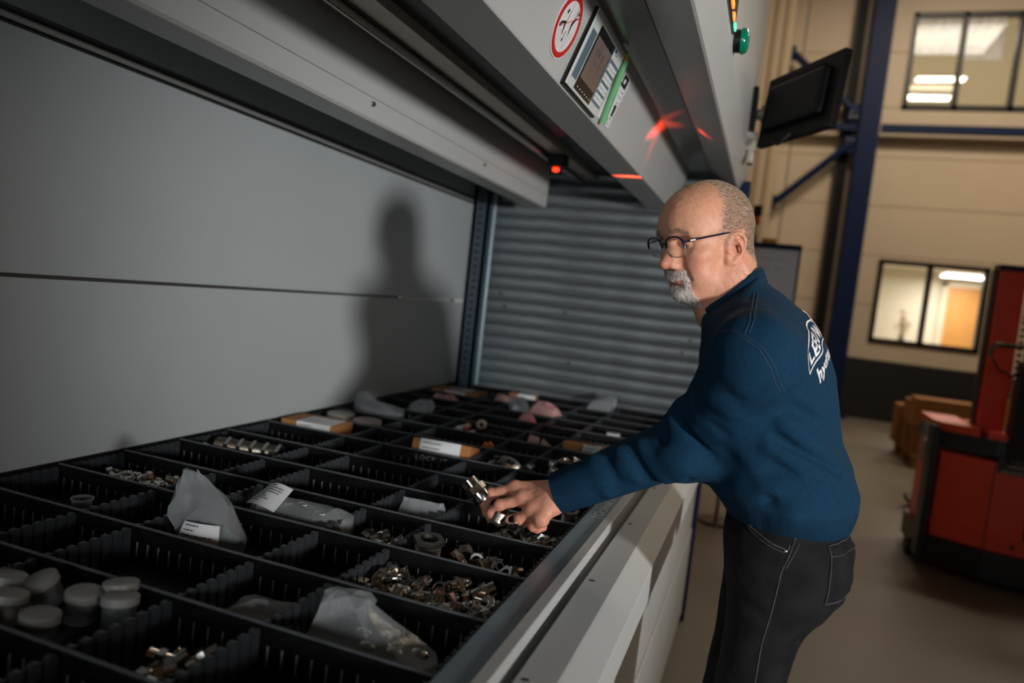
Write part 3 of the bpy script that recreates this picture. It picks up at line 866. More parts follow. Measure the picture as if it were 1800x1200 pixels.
for x in (1.0, 2.1):
    MB().cyl((P2(x - 0.05, 0)[0], P2(0, 5.42)[1], 0.062), (P2(x + 0.05, 0)[0], P2(0, 5.42)[1], 0.062), 0.062, n=20).build('caster', 'black_rubber', tk, 40)
for x in (1.18, 1.62):
    MB().box(P2(x, 0)[0], P2(x + 0.17, 0)[0], P2(0, 5.78)[1], P2(0, 6.95)[1], 0.05, 0.10, bevel=0.01).build('fork', 'truck_black', tk)
    MB().cyl((P2(x + .02, 0)[0], P2(0, 6.8)[1], 0.04), (P2(x + 0.15, 0)[0], P2(0, 6.8)[1], 0.04), 0.04, n=14).build('fork_roller', 'grey_disc', tk, 40)
MB().lathe([(0.07, 0), (0.085, 0), (0.085, .004), (0.07, .004), (0.07, 0)], 28, frame_mtx((P2(1.70, 0)[0], P2(0, 4.978)[1], 0.50), (1, 0, 0), (0, 0, 1))).build('round_emblem', 'white_print', tk)
MB().cyl((P2(1.43, 0)[0], P2(0, 5.005)[1], 0.26), (P2(1.43, 0)[0], P2(0, 5.02)[1], 0.26), 0.012, n=12).build('key_lock', 'truck_black', tk)
mb = MB()
ctr = []
for k in range(100):
    a = k * 0.62
    ctr.append((P2(0.93, 0)[0] + 0.02 * math.cos(a), P2(0, 5.24)[1] + 0.02 * math.sin(a), 0.66 + 0.0026 * k))
mb.tube(ctr, 0.005, 6).build('coiled_cord', 'grey_disc', tk, 60)

# pallet with brown boxes
def wooden_pallet(label, loc, rz):
    p = thing('wooden_pallet', label, 'pallet', loc, rz)
    b = None
    for k in range(7):
        if b is None:
            b = MB().box(-0.6, 0.6, -0.05, 0.05, 0, 0.022).build('deck_board', 'wood', p, loc=(0, -0.35, 0.122))
        else:
            part_like(b, 'deck_board', p, (0, -0.35 + k * 0.117, 0.122))
    q = None
    for x in (-0.53, 0.0, 0.53):
        for y in (-0.33, 0.0, 0.33):
            if q is None:
                q = MB().box(-0.07, 0.07, -0.06, 0.06, 0, 0.078).build('block', 'wood', p, loc=(x, y, 0.022))
            else:
                part_like(q, 'block', p, (x, y, 0.022))
    for y in (-0.33, 0.0, 0.33):
        part_like(b, 'skid', p, (0, y, 0.0))
    for x in (-0.53, 0.0, 0.53):
        MB().box(x - 0.05, x + 0.05, -0.4, 0.4, 0.1, 0.122).build('stringer', 'wood', p)
    return p


def carton(label, loc, sx, sy, sz, rz=0.0, m='card', group=None):
    t = thing('cardboard_box', label, 'box', loc, rz, group)
    MB().box(-sx / 2, sx / 2, -sy / 2, sy / 2, 0, sz - 0.004, bevel=0.004).build('carton', m, t)
    for s in (-1, 1):
        MB().box(-sx / 2 + .001, sx / 2 - .001, min(0.002 * s, s * sy / 2), max(0.002 * s, s * sy / 2), sz - 0.004, sz).build('flap', m, t)
    MB().box(-sx / 2 + .002, sx / 2 - .002, -0.025, 0.025, sz, sz + 0.0008).build('tape', 'orange_plastic' if m == 'card_dark' else 'card_dark', t)
    return t


RZ = math.radians(2)
wooden_pallet('wooden pallet under brown boxes behind the stacker truck', (2.06, 9.45, 0), math.radians(90))
carton('long brown box at the top of the pallet load', (1.98, 9.1, 0.46), 0.68, 0.36, 0.31, 0)
carton('brown box under the long top box on the pallet', (2.02, 9.1, 0.1445), 0.70, 0.38, 0.31, 0, 'card_dark')
carton('brown box on the pallet behind the long top box', (1.88, 9.5, 0.46), 0.46, 0.34, 0.25, 0, 'card')
carton('brown box low on the pallet in the middle', (2.04, 9.5, 0.1445), 0.76, 0.36, 0.31, 0, 'card_dark')
carton('brown box at the far end of the pallet', (1.9, 9.86, 0.1445), 0.60, 0.30, 0.46, 0, 'card')
t = thing('yellow_post', 'slim yellow post standing behind the pallet of boxes', 'post', (2.62, 9.35, 0))
MB().cyl((0, 0, 0.02), (0, 0, 0.86), 0.035, n=14).build('tube', 'yellow_plastic', t, 60)
MB().cyl((0, 0, 0), (0, 0, 0.02), 0.1, n=18).build('foot', 'dark_steel', t, 40)
# pallet rack at the right edge
rk = thing('pallet_rack', 'blue and orange pallet rack at the right end of the hall', 'rack', (3.55, 10.9, 0))
mb = None
for x in (0.0, 2.4):
    for y in (0.0, 0.9):
        if mb is None:
            mb = MB().box(-0.05, 0.05, -0.04, 0.04, 0, 3.0).build('upright', 'blue_steel', rk, loc=(x, y, 0))
        else:
            part_like(mb, 'upright', rk, (x, y, 0))
for z in (0.9, 1.7, 2.5):
    MB().box(0.05, 2.35, -0.03, 0.03, z - 0.06, z).box(0.05, 2.35, 0.87, 0.93, z - 0.06, z).build('rack_beam', 'orange_plastic', rk)
    MB().box(0.05, 2.35, 0.03, 0.87, z - 0.01, z + 0.01).build('shelf', 'grey_disc', rk)
for k, (z, m, s, lab) in enumerate(((1.71, 'blue_plastic', 0.34, 'blue bin on the middle shelf of the rack, nearest its post'), (0.91, 'blue_plastic', 0.32, 'blue bin on the lower shelf of the rack, nearest its post'), (2.51, 'paper', 0.36, 'white bin on the top shelf of the rack, nearest its post'))):
    t = thing('storage_bin', lab, 'bin', (3.85, 11.25, z))
    MB().prism([(-0.2, 0.0), (0.2, 0.0), (0.23, s), (0.215, s), (0.19, 0.012), (-0.19, 0.012), (-0.215, s), (-0.23, s)], 'y', -0.28, 0.28).box(-0.2, 0.2, -0.28, -0.268, 0.0, s * .7).box(-0.2, 0.2, 0.268, 0.28, 0.0, s).build('bin_shell', m, t)
    MB().box(-0.08, 0.08, -0.284, -0.28, s * 0.3, s * 0.5).build('bin_label', 'white_print', t)
carton('brown box on the floor beside the rack post', (3.2, 10.0, 0.335), 0.8, 0.6, 0.4, 0, 'card', None)
carton('brown box at the bottom beside the rack post', (3.2, 10.0, 0.0), 0.86, 0.64, 0.333, 0, 'card_dark', None)
# low shelf with small goods left of the column
s = thing('side_shelf', 'low pale shelf left of the blue column', 'shelf', (0.42, 12.3, 0))
for z in (0.3, 0.72, 1.14):
    MB().box(-0.45, 0.42, -0.2, 0.2, z, z + 0.03).build('shelf_board', 'beige_trim', s)
for x in (-0.43, 0.40):
    MB().box(x, x + 0.03, -0.2, 0.2, 0, 1.14).build('side_panel', 'beige_trim', s)
for x, c, l in ((-0.24, 'red_plastic', 'red bottle on the low shelf, first from its left'), (-0.1, 'orange_plastic', 'orange bottle on the low shelf, second from its left'), (0.04, 'red_plastic', 'red bottle on the low shelf, third from its left'), (0.2, 'orange_plastic', 'orange bottle on the low shelf, last at its right')):
    t = thing('spray_bottle', l, 'bottle', (0.42 + x, 12.2, 0.75))
    MB().lathe([(0, 0), (0.05, 0), (0.052, 0.2), (0.025, 0.26), (0.022, 0.3), (0, 0.3)], 16).build('bottle_body', c, t, 50)
    MB().cyl((0, 0, 0.3), (0, 0, 0.34), 0.026, n=12).build('cap', 'white_print', t, 40)
carton('dark box standing on the top of the low shelf', (0.30, 12.3, 1.17), 0.26, 0.2, 0.16, 0, 'card_dark')
t = thing('orange_crate', 'orange crate on top of the low shelf near the column', 'crate', (0.58, 12.3, 1.17))
MB().prism([(-0.13, 0.0), (0.13, 0.0), (0.15, 0.2), (0.138, 0.2), (0.12, 0.012), (-0.12, 0.012), (-0.138, 0.2), (-0.15, 0.2)], 'y', -0.12, 0.12).box(-0.13, 0.13, -0.12, -0.11, 0, 0.19).box(-0.13, 0.13, 0.11, 0.12, 0, 0.19).build('crate_shell', 'orange_plastic', t)
MB().box(-0.05, 0.05, -0.125, -0.12, 0.12, 0.15).build('grip', 'black_rubber', t)
# ------------------------------------------------------------------ the man: implicit surfaces turned into meshes
def sm(a, b, k):
    h = np.maximum(k - np.abs(a - b), 0) / k
    return np.minimum(a, b) - h * h * k * 0.25


def smx(a, b, k):                # smooth max (used to carve: smx(a, -b, k))
    h = np.maximum(k - np.abs(a - b), 0) / k
    return np.maximum(a, b) + h * h * k * 0.25


def A3(v):
    return np.asarray(v, np.float32)


def cap(p, a, b, r0, r1=None):
    a, b = A3(a), A3(b)
    r1 = r0 if r1 is None else r1
    ba = b - a
    t = np.clip(((p - a) @ ba) / float(ba @ ba), 0, 1)
    return np.linalg.norm(p - a - t[:, None] * ba, axis=1) - (r0 + (r1 - r0) * t)


def chain(p, pts, rs, k=0.0):
    d = None
    for i in range(len(pts) - 1):
        q = cap(p, pts[i], pts[i + 1], rs[i], rs[i + 1])
        d = q if d is None else (sm(d, q, k) if k else np.minimum(d, q))
    return d


def ell(p, c, r, R=None):
    q = p - A3(c)
    if R is not None:
        q = q @ A3(R)            # columns of R are the local axes
    r = A3(r)
    k0 = np.linalg.norm(q / r, axis=1)
    k1 = np.linalg.norm(q / (r * r), axis=1) + 1e-9
    return k0 * (k0 - 1) / k1


def segd(p, a, b):
    return np.maximum(cap(p, a, b, 0.0), 0)


def folds(p, d, ridges=(), valleys=()):
    """soft folds that run along segments lying on the cloth"""
    for a, b, h, s in ridges:
        d = d - h * np.exp(-(segd(p, a, b) / s) ** 2)
    for a, b, h, s in valleys:
        d = d + h * np.exp(-(segd(p, a, b) / s) ** 2)
    return d


def loft(p, zs, cx, cy, hx, hy, n=2.3):
    """upright body of superelliptic sections"""
    z = p[:, 2]
    o = np.argsort(zs)
    I = lambda v: np.interp(z, np.asarray(zs)[o], np.asarray(v)[o])
    a, b = I(hx), I(hy)
    u = np.abs((p[:, 0] - I(cx)) / a) ** n + np.abs((p[:, 1] - I(cy)) / b) ** n
    return (u ** (1 / n) - 1) * np.minimum(a, b)


_rng = np.random.RandomState(3)
_NK = _rng.normal(size=(14, 3)).astype(np.float32)
_NK /= np.linalg.norm(_NK, axis=1)[:, None]
_NP = _rng.uniform(0, 6.28, 14).astype(np.float32)


def wob(p, f):
    s = 0
    for i in range(14):
        s = s + np.sin(p @ (_NK[i] * f * (0.7 + 0.09 * i)) + _NP[i])
    return s / 5.0


def polygonize(f, lo, hi, h):
    lo = A3(lo)
    B = 12
    nb = np.ceil((A3(hi) - lo) / (h * B)).astype(int)
    n = nb * B + 1
    D = np.full(n, 1.0, np.float32)
    bi = np.stack(np.meshgrid(*[np.arange(k) for k in nb], indexing='ij'), -1).reshape(-1, 3)
    dc = f((lo + (bi + 0.5) * (h * B)).astype(np.float32))
    act = np.abs(dc) < h * B * 1.05
    for b, d in zip(bi[~act], dc[~act]):
        D[b[0] * B:b[0] * B + B + 1, b[1] * B:b[1] * B + B + 1, b[2] * B:b[2] * B + B + 1] = 1.0 if d > 0 else -1.0
    g = np.stack(np.meshgrid(*[np.arange(B + 1)] * 3, indexing='ij'), -1).reshape(-1, 3)
    ab = bi[act]
    for s in range(0, len(ab), 150):
        c = ab[s:s + 150]
        idx = (c[:, None, :] * B + g[None]).reshape(-1, 3)
        v = f((lo + idx * h).astype(np.float32))
        D[idx[:, 0], idx[:, 1], idx[:, 2]] = v
    S = D < 0
    c8 = [(i, j, k) for i in (0, 1) for j in (0, 1) for k in (0, 1)]
    m = [n[0] - 1, n[1] - 1, n[2] - 1]
    sl = lambda a, o: a[o[0]:o[0] + m[0], o[1]:o[1] + m[1], o[2]:o[2] + m[2]]
    cnt = sum(sl(S, o).astype(np.uint8) for o in c8)
    ci = np.argwhere((cnt > 0) & (cnt < 8))
    vid = np.full(m, -1, np.int32)
    vid[ci[:, 0], ci[:, 1], ci[:, 2]] = np.arange(len(ci))
    val = {o: D[ci[:, 0] + o[0], ci[:, 1] + o[1], ci[:, 2] + o[2]] for o in c8}
    acc = np.zeros((len(ci), 3)); w = np.zeros(len(ci))
    for o in c8:
        for ax in range(3):
            if o[ax] == 0:
                q = list(o); q[ax] = 1; q = tuple(q)
                a, b = val[o], val[q]
                x = (a < 0) != (b < 0)
                t = np.where(x, a / np.where(a == b, 1, a - b), 0)
                pos = np.tile(np.array(o, float), (len(ci), 1)); pos[:, ax] += t
                acc += pos * x[:, None]; w += x
    V = lo + (ci + acc / w[:, None]) * h
    F = []
    for ax in range(3):
        sh = [slice(None)] * 3; s2 = [slice(None)] * 3
        sh[ax] = slice(0, -1); s2[ax] = slice(1, None)
        e = np.argwhere(S[tuple(sh)] != S[tuple(s2)])
        u, v = (ax + 1) % 3, (ax + 2) % 3
        e = e[(e[:, u] > 0) & (e[:, v] > 0) & (e[:, u] < n[u] - 1) & (e[:, v] < n[v] - 1)]
        q = []
        for du, dv in ((1, 1), (0, 1), (0, 0), (1, 0)):
            c = e.copy(); c[:, u] -= du; c[:, v] -= dv
            q.append(vid[c[:, 0], c[:, 1], c[:, 2]])
        q = np.stack(q, 1)
        fl = ~S[e[:, 0], e[:, 1], e[:, 2]]
        q[fl] = q[fl][:, ::-1]
        F.append(q)
    return V.astype(np.float32), np.concatenate(F)


def np_mesh(name, V, F, material, parent=None, cols=None, smooth=True):
    me = bpy.data.meshes.new(name)
    V = np.asarray(V, np.float32); F = np.asarray(F, np.int32)
    k = F.shape[1]
    me.vertices.add(len(V)); me.vertices.foreach_set('co', V.ravel())
    me.loops.add(F.size); me.loops.foreach_set('vertex_index', F.ravel())
    me.polygons.add(len(F)); me.polygons.foreach_set('loop_start', np.arange(0, F.size, k, dtype=np.int32))
    me.polygons.foreach_set('use_smooth', np.full(len(F), smooth))
    me.update(calc_edges=True)
    if cols is not None:
        at = me.color_attributes.new('tint', 'FLOAT_COLOR', 'POINT')
        at.data.foreach_set('color', np.concatenate([cols, np.ones((len(cols), 1))], 1).astype(np.float32).ravel())
    me.materials.append(M[material] if isinstance(material, str) else material)
    o = bpy.data.objects.new(name, me)
    COL.objects.link(o)
    if parent is not None:
        o.parent = parent
    return o


OFF = A3((0, 0, CZ))
# head pose
def rotm(yaw, pitch, roll):
    return np.array((Matrix.Rotation(yaw, 3, 'Z') @ Matrix.Rotation(pitch, 3, 'Y') @ Matrix.Rotation(roll, 3, 'X')), np.float32)


HR = rotm(*[math.radians(a) for a in (223.0, 18.5, 0.5)])
HP = A3((-0.1265, 1.4957, 0.1235))


def to_head(p):
    return (p - HP) @ HR


def from_head(q):
    return np.asarray(q, np.float32) @ HR.T + HP


def warp(m):                     # face proportions: shorter lower face, slightly flatter front
    h = np.array(m, np.float32)
    z = h[..., 2]
    h[..., 2] = np.where(z < .0235, .0235 + (z - .0235) * .85, z)
    h[..., 1] *= .965
    h[..., 0] = np.where(h[..., 0] > 0, h[..., 0] * .95, h[..., 0])
    return h


def unwarp(h):
    m = np.array(h, np.float32)
    z = m[..., 2]
    m[..., 2] = np.where(z < .0235, .0235 + (z - .0235) / .85, z)
    m[..., 1] /= .965
    m[..., 0] = np.where(m[..., 0] > 0, m[..., 0] / .95, m[..., 0])
    return m


def from_model(m):
    return from_head(warp(np.asarray(m, np.float32)))


NECK_A = A3((-0.028, 0, -0.035))
neck_b = to_head(A3([[-0.068, 1.488, 0.005]]))[0]
neck_c = to_head(A3([[-0.015, 1.485, -0.08]]))[0]
throat = to_head(A3([[-0.105, 1.485, 0.0]]))[0]
nape = to_head(A3([[-0.076, 1.49, 0.06]]))[0]
stern_b = to_head(A3([[-0.108, 1.455, -0.005]]))[0]
trap_l = to_head(A3([[-0.03, 1.37, 0.0]]))[0]
trap_r = to_head(A3([[-0.02, 1.60, 0.0]]))[0]


def ear_pts(uv):
    eu = np.array([.86, -.50, 0]); ev = np.array([-.17, .12, 1.0]); ev /= np.linalg.norm(ev)
    return [np.array([.004, .0785, -.002]) + u * eu + v * ev for u, v in uv], eu, ev


def head_sdf(p):
    q = unwarp(p)
    q[:, 1] = np.abs(q[:, 1])
    d = ell(q, (-.006, 0, .046), (.0930, .077, .0875))
    d = sm(d, ell(q, (.036, 0, .058), (.0645, .066, .060)), .03)
    d = sm(d, ell(q, (.040, 0, -.018), (.052, .058, .075)), .03)
    d = sm(d, ell(q, (.046, 0, -.066), (.043, .046, .036)), .025)
    d = sm(d, chain(q, [(-.002, .052, -.028), (.006, .050, -.062), (.062, .018, -.093)], [.02, .02, .017]), .03)
    d = sm(d, ell(q, (.079, 0, -.086), (.020, .022, .019)), .022)
    d = sm(d, ell(q, (.058, .046, -.002), (.026, .023, .02)), .022)
    d = sm(d, ell(q, (.058, .036, -.042), (.03, .027, .036)), .02)
    d = sm(d, chain(q, [(.0845, .0, .047), (.083, .018, .049), (.074, .043, .047), (.062, .055, .04)], [.012, .0125, .0115, .009]), .014)
    d = smx(d, -ell(q, (.094, .033, .027), (.0175, .021, .0135)), .014)
    # nose
    n = chain(q, [(.088, 0, .036), (.1005, 0, .014), (.1125, 0, -.008)], [.0085, .0085, .011], .006)
    n = sm(n, ell(q, (.1125, 0, -.0125), (.0135, .0125, .0115)), .008)
    n = sm(n, ell(q, (.1015, .0135, -.0175), (.0125, .0085, .0092)), .007)
    n = sm(n, ell(q, (.095, .008, 0.004), (.014, .014, .025)), .012)
    d = sm(d, n, .010)
    d = smx(d, -ell(q, (.1055, .0075, -.0275), (.0065, .0042, .0055)), .004)
    # mouth
    d = sm(d, ell(q, (.080, 0, -.047), (.0205, .029, .025)), .015)
    d = sm(d, chain(q, [(.0985, 0, -.0475), (.0955, .012, -.0485), (.085, .026, -.0535)], [.0052, .0052, .003], .004), .005)
    d = sm(d, chain(q, [(.0965, 0, -.0588), (.0935, .012, -.0583), (.0845, .024, -.0545)], [.0062, .0058, .003], .004), .005)
    d = smx(d, -chain(q, [(.1055, 0, -.0532), (.1015, .012, -.0538), (.0905, .0265, -.0550)], [.0028, .0026, .0018]), .0035)
    d = smx(d, -chain(q, [(.102, 0, -.0705), (.097, .014, -.0695)], [.005, .0035]), .011)
    # folds beside nose and mouth, bag under the eye, forehead lines
    d = smx(d, -chain(q, [(.1015, .0235, -.0155), (.0945, .033, -.032), (.0865, .0385, -.052)], [.0025, .0032, .002]), .010)
    d = sm(d, chain(q, [(.0855, .018, .010), (.0815, .033, .0075), (.073, .045, .013)], [.0028, .0036, .0028]), .008)
    # lids over the eyeballs, almost closed as he looks down
    lid = ell(q, (.0735, .0325, .027), (.0142, .0158, .0142))
    lid = smx(lid, -ell(q, (.0875, .0325, .0215), (.0065, .0130, .0030)), .003)
    d = sm(d, lid, .0035)
    d = smx(d, -chain(q, [(.0855, .02, .0405), (.0865, .033, .0425), (.0775, .0475, .0375)], [.001] * 3), .004)
    # ear
    rim, eu, ev = ear_pts([(.010, .004), (.012, .02), (.004, .031), (-.010, .030), (-.020, .016), (-.020, -.004), (-.012, -.020), (-.003, -.032), (.006, -.029), (.009, -.018)])
    ew = np.cross(ev, eu); ew /= np.linalg.norm(ew)
    R = np.stack([eu / np.linalg.norm(eu), ev, ew], 1)
    c = np.array([.004, .0785, -.002])
    e = ell(q, c + eu * -.004 - ew * 0, (.0165, .030, .0030), R)
    e = sm(e, chain(q, rim, [.0036, .0047, .0047, .0047, .0047, .0044, .0044, .006, .0058, .004]), .003)
    anti, _, _ = ear_pts([(-.002, .020), (-.010, .012), (-.0125, -.003), (-.006, -.016)])
    out = np.array([0.1, 1, 0]) * .0032
    e = sm(e, chain(q, [a + out for a in anti], [.0026, .0032, .0034, .0028]), .004)
    e = smx(e, -ell(q, c + eu * -.0015 + ev * -.003 + np.array([0, .007, 0]), (.0098, .0140, .0098), R), .003)
    sc_, _, _ = ear_pts([(.004, .024), (-.010, .0215), (-.0158, .010), (-.0160, -.004)])
    e = smx(e, -chain(q, [a + out * 1.3 for a in sc_], [.0018, .0024, .0022, .0014]), .002)
    e = sm(e, ell(q, c + eu * .0095 + ev * -.005 + np.array([0, .001, 0]), (.0045, .0065, .0055), R), .004)
    d = sm(d, chain(q, [(.004, .062, .016), (.004, .062, -.016)], [.012, .012]), .012)
    d = sm(d, e, .006)
    d = d * .88
    # neck
    r = p
    d2 = cap(r, NECK_A, neck_b, .055, .058)
    d2 = np.minimum(d2, cap(r, neck_b, neck_c, .056, .066))
    d2 = sm(d2, cap(r, (-.045, 0, .0), nape, .040, .043), .03)
    d2 = sm(d2, cap(r, (.022, 0, -.075), throat, .034, .03), .03)
    for s in (1, -1):
        d2 = sm(d2, cap(r, (-.028, s * .056, -.03), stern_b + A3((0, s * .01, 0)), .0125, .010), .016)
    d = sm(d, d2, .022)
    # skin creases of the turned neck
    wgt = np.exp(-(((r[:, 0] + .004) / .030) ** 2 + ((np.abs(r[:, 1]) - .06) / .03) ** 2 + ((r[:, 2] + .082) / .030) ** 2))
    ph = (r[:, 0] * .88 + r[:, 2] * .36 + .010 * np.sin(r[:, 2] * 60)) / .0125
    ph = ph - np.round(ph)
    d = d + .0030 * wgt * np.exp(-(ph / .13) ** 2)
    d = d + wob(p, 260) * .00022 + wob(p, 90) * .0004
    return d


def hand_joint(v, s=1.045):
    return A3(v) * s


HJ = {k: hand_joint(v) for k, v in dict(
    wrist=(-0.3195, 1.3523, -0.3729), wr2=(-0.3338, 1.342, -0.3733), iM=(-0.4313, 1.3546, -0.3909), iP=(-0.4791, 1.3412, -0.4195),
    iD=(-0.4887, 1.3256, -0.442), iT=(-0.4797, 1.317, -0.4575), mM=(-0.407, 1.3303, -0.4034), mP=(-0.4308, 1.315, -0.4272),
    mD=(-0.4419, 1.3079, -0.4413), mT=(-0.4465, 1.3076, -0.4524), rM=(-0.3786, 1.3127, -0.4158), rP=(-0.3991, 1.2987, -0.4376),
    rD=(-0.4037, 1.3116, -0.4568), rT=(-0.397, 1.3292, -0.4649), pM=(-0.3539, 1.2994, -0.4248), pP=(-0.3712, 1.2971, -0.4457),
    pD=(-0.3722, 1.3118, -0.4579), pT=(-0.3649, 1.325, -0.4578), tB=(-0.3659, 1.3668, -0.39), tM=(-0.4248, 1.3818, -0.4123),
    tT=(-0.4607, 1.3679, -0.4316)).items()}
# the middle finger reaches further out under the index finger
HJ['mP'] = HJ['mM'] + A3((-.042, -.006, -.018)); HJ['mD'] = HJ['mP'] + A3((-.018, .002, -.020)); HJ['mT'] = HJ['mD'] + A3((-.004, .008, -.016))
HJ['iP'] = HJ['iM'] + A3((-.048, -.004, -.020)); HJ['iD'] = HJ['iP'] + A3((-.012, -.002, -.026)); HJ['iT'] = HJ['iD'] + A3((.004, .006, -.020))


def hand_sdf(p, J):
    w = J['wrist']
    wf = J['fore'] if 'fore' in J else w + (w - J['mM']) * 0.9
    d = cap(p, wf, w, .029, .0275)
    d = sm(d, cap(p, w, J['iM'] + (w - J['iM']) * .1, .020, .0145), .018)
    d = sm(d, cap(p, w, J['mM'] + (w - J['mM']) * .1, .021, .0145), .018)
    d = sm(d, cap(p, J['wr2'], J['rM'] + (w - J['rM']) * .1, .0225, .0145), .018)
    d = sm(d, cap(p, J['wr2'], J['pM'] + (w - J['pM']) * .05, .0235, .0135), .016)
    d = sm(d, cap(p, J['iM'], J['pM'], .0130, .0125), .012)
    d = sm(d, cap(p, (w + J['pM']) * .5, (w + J['mM']) * .5, .0165, .0165), .016)
    # knuckles, tendons
    for k, r in (('iM', .0118), ('mM', .0122), ('rM', .0112), ('pM', .0104)):
        d = sm(d, np.linalg.norm(p - (J[k] + A3((0, 0, .003))), axis=1) - r, .010)
        d = sm(d, cap(p, w + A3((0, 0, .020)) * .75 + (J[k] - w) * .25, J[k] + A3((0, 0, .0085)), .003, .0036), .009)
    fs = None
    for f, r in (('i', (.0116, .0108, .0094, .0080)), ('m', (.0118, .0110, .0096, .0082)), ('r', (.0112, .0104, .0092, .0080)), ('p', (.0100, .0094, .0084, .0074))):
        q = chain(p, [J[f + 'M'], J[f + 'P'], J[f + 'D'], J[f + 'T']], r, .004)
        q = sm(q, np.linalg.norm(p - J[f + 'P'], axis=1) - r[1] * 1.10, .005)
        fs = q if fs is None else sm(fs, q, .0025)
    d = sm(d, fs, .007)
    t = chain(p, [w + (J['tB'] - w) * .35, J['tB'], J['tM'], J['tT']], [.017, .016, .0115, .0092], .006)
    t = sm(t, np.linalg.norm(p - J['tM'], axis=1) - .0125, .006)
    d = sm(d, t, .010)
    return d + wob(p, 420) * .00022 + wob(p, 140) * .0005


HJ['rP'] = HJ['rM'] + A3((-.024, .004, -.022)); HJ['rD'] = HJ['rP'] + A3((.004, .017, -.012)); HJ['rT'] = HJ['rD'] + A3((.014, .011, .001))
HJ['pP'] = HJ['pM'] + A3((-.016, .006, -.018)); HJ['pD'] = HJ['pP'] + A3((.004, .015, -.009)); HJ['pT'] = HJ['pD'] + A3((.011, .009, .003))
HJ['fore'] = HJ['wrist'] + (A3((-.096, 1.415, -.243)) - HJ['wrist']) * .4
# right hand hanging on the far side of the body
RW = A3((.115, 1.70, -.55))
RJ = {'wrist': RW, 'wr2': RW + A3((.006, .004, -.01))}
for i, f in enumerate('imrp'):
    mz = RW + A3((-.036 + .022 * i, .004, -.088 + .004 * i * i * .6))
    RJ[f + 'M'] = mz
    l = (.042, .046, .042, .033)[i]
    RJ[f + 'P'] = mz + A3((-.004, -.008, -l))
    RJ[f + 'D'] = RJ[f + 'P'] + A3((-.002, -.016, -l * .52))
    RJ[f + 'T'] = RJ[f + 'D'] + A3((0, -.014, -l * .36))
RJ['tB'] = RW + A3((-.036, -.008, -.032)); RJ['tM'] = RW + A3((-.052, -.020, -.068)); RJ['tT'] = RW + A3((-.054, -.030, -.095))

# ---- skin
def skin_material():
    m = mat('skin', (214, 160, 132), 0.55, sss=0.12, bump=0.14, bscale=420)
    nt = m.node_tree
    b = nt.nodes['Principled BSDF']
    a = nt.nodes.new('ShaderNodeAttribute'); a.attribute_name = 'tint'
    n = nt.nodes.new('ShaderNodeTexNoise'); n.inputs['Scale'].default_value = 140; n.inputs['Detail'].default_value = 5
    r = nt.nodes.new('ShaderNodeMapRange'); r.inputs['To Min'].default_value = 0.76; r.inputs['To Max'].default_value = 1.2
    mx = nt.nodes.new('ShaderNodeMix'); mx.data_type = 'RGBA'; mx.blend_type = 'MULTIPLY'; mx.inputs[0].default_value = 1
    nt.links.new(n.outputs['Fac'], r.inputs[0])
    nt.links.new(a.outputs['Color'], mx.inputs[6])
    nt.links.new(r.outputs[0], mx.inputs[7])
    nt.links.new(mx.outputs[2], b.inputs['Base Color'])
    return m


M['skin'] = skin_material()


def strand_material():
    m = mat('hair_strand', (120, 96, 78), 0.5, var=0.0)
    nt = m.node_tree
    a = nt.nodes.new('ShaderNodeAttribute'); a.attribute_name = 'tint'
    nt.links.new(a.outputs['Color'], nt.nodes['Principled BSDF'].inputs['Base Color'])
    return m


M['hair'] = strand_material()
g = lambda q, c, s: np.exp(-np.sum(((q - A3(c)) / A3(s)) ** 2, axis=1))


def hair_edge(q):
    """> 0 where hair grows: behind the receding hairline, above the nape"""
    x, y, z = q[:, 0], np.abs(q[:, 1]), q[:, 2]
    line = np.where(z > .03, .004 + np.clip((.118 - z), 0, .1) * .42, .006 + np.clip(z + .02, 0, .05) * .65)
    e = line - x
    e = np.minimum(e, (z + .022 + np.clip(-x - .03, 0, .05) * .9) * 1.0)
    e = np.minimum(e, np.where((x > -.03) & (z < .034) & (x < .0), -.01, 1))
    return e


def skin_cols(q, world):
    base = A3(lin((204, 147, 119)))
    c = np.tile(base, (len(q), 1))

    def blend(w, rgb):
        nonlocal c
        w = np.clip(w, 0, 1)[:, None]
        c = c * (1 - w) + A3(lin(rgb)) * w
    qa = q.copy(); qa[:, 1] = np.abs(qa[:, 1])
    blend(.55 * g(qa, (.02, 0, .11), (.07, .07, .06)), (208, 154, 112))
    blend(.5 * g(qa, (.065, .045, -.02), (.03, .025, .03)), (206, 126, 108))
    blend(.75 * g(q, (.115, 0, -.012), (.016, .018, .016)), (204, 116, 98))
    blend(.6 * g(qa, (-.01, .08, -.005), (.03, .012, .04)), (214, 132, 112))
    blend(.9 * g(qa, (.098, .0, -.0475), (.012, .02, .0042)) * (qa[:, 0] > .082), (170, 96, 88))
    blend(1.0 * g(qa, (.095, .0, -.0595), (.014, .02, .0055)) * (qa[:, 0] > .082), (176, 98, 90))
    blend(.5 * g(qa, (.078, .033, .03), (.02, .02, .012)), (190, 132, 116))
    e = hair_edge(q)
    blend(np.clip(e / .012, 0, 1) * .38 * (np.linalg.norm(q, axis=1) < .17), (164, 130, 108))
    return c


def hand_cols(p, J):
    c = np.tile(A3(lin((208, 146, 120))), (len(p), 1))
    for k in J:
        if k[1] in 'MPT':
            w = np.exp(-np.sum((p - J[k]) ** 2, axis=1) / .012 ** 2)[:, None] * (.65 if k[1] != 'T' else .45)
            c = c * (1 - w) + A3(lin((198, 104, 92))) * w
    return c


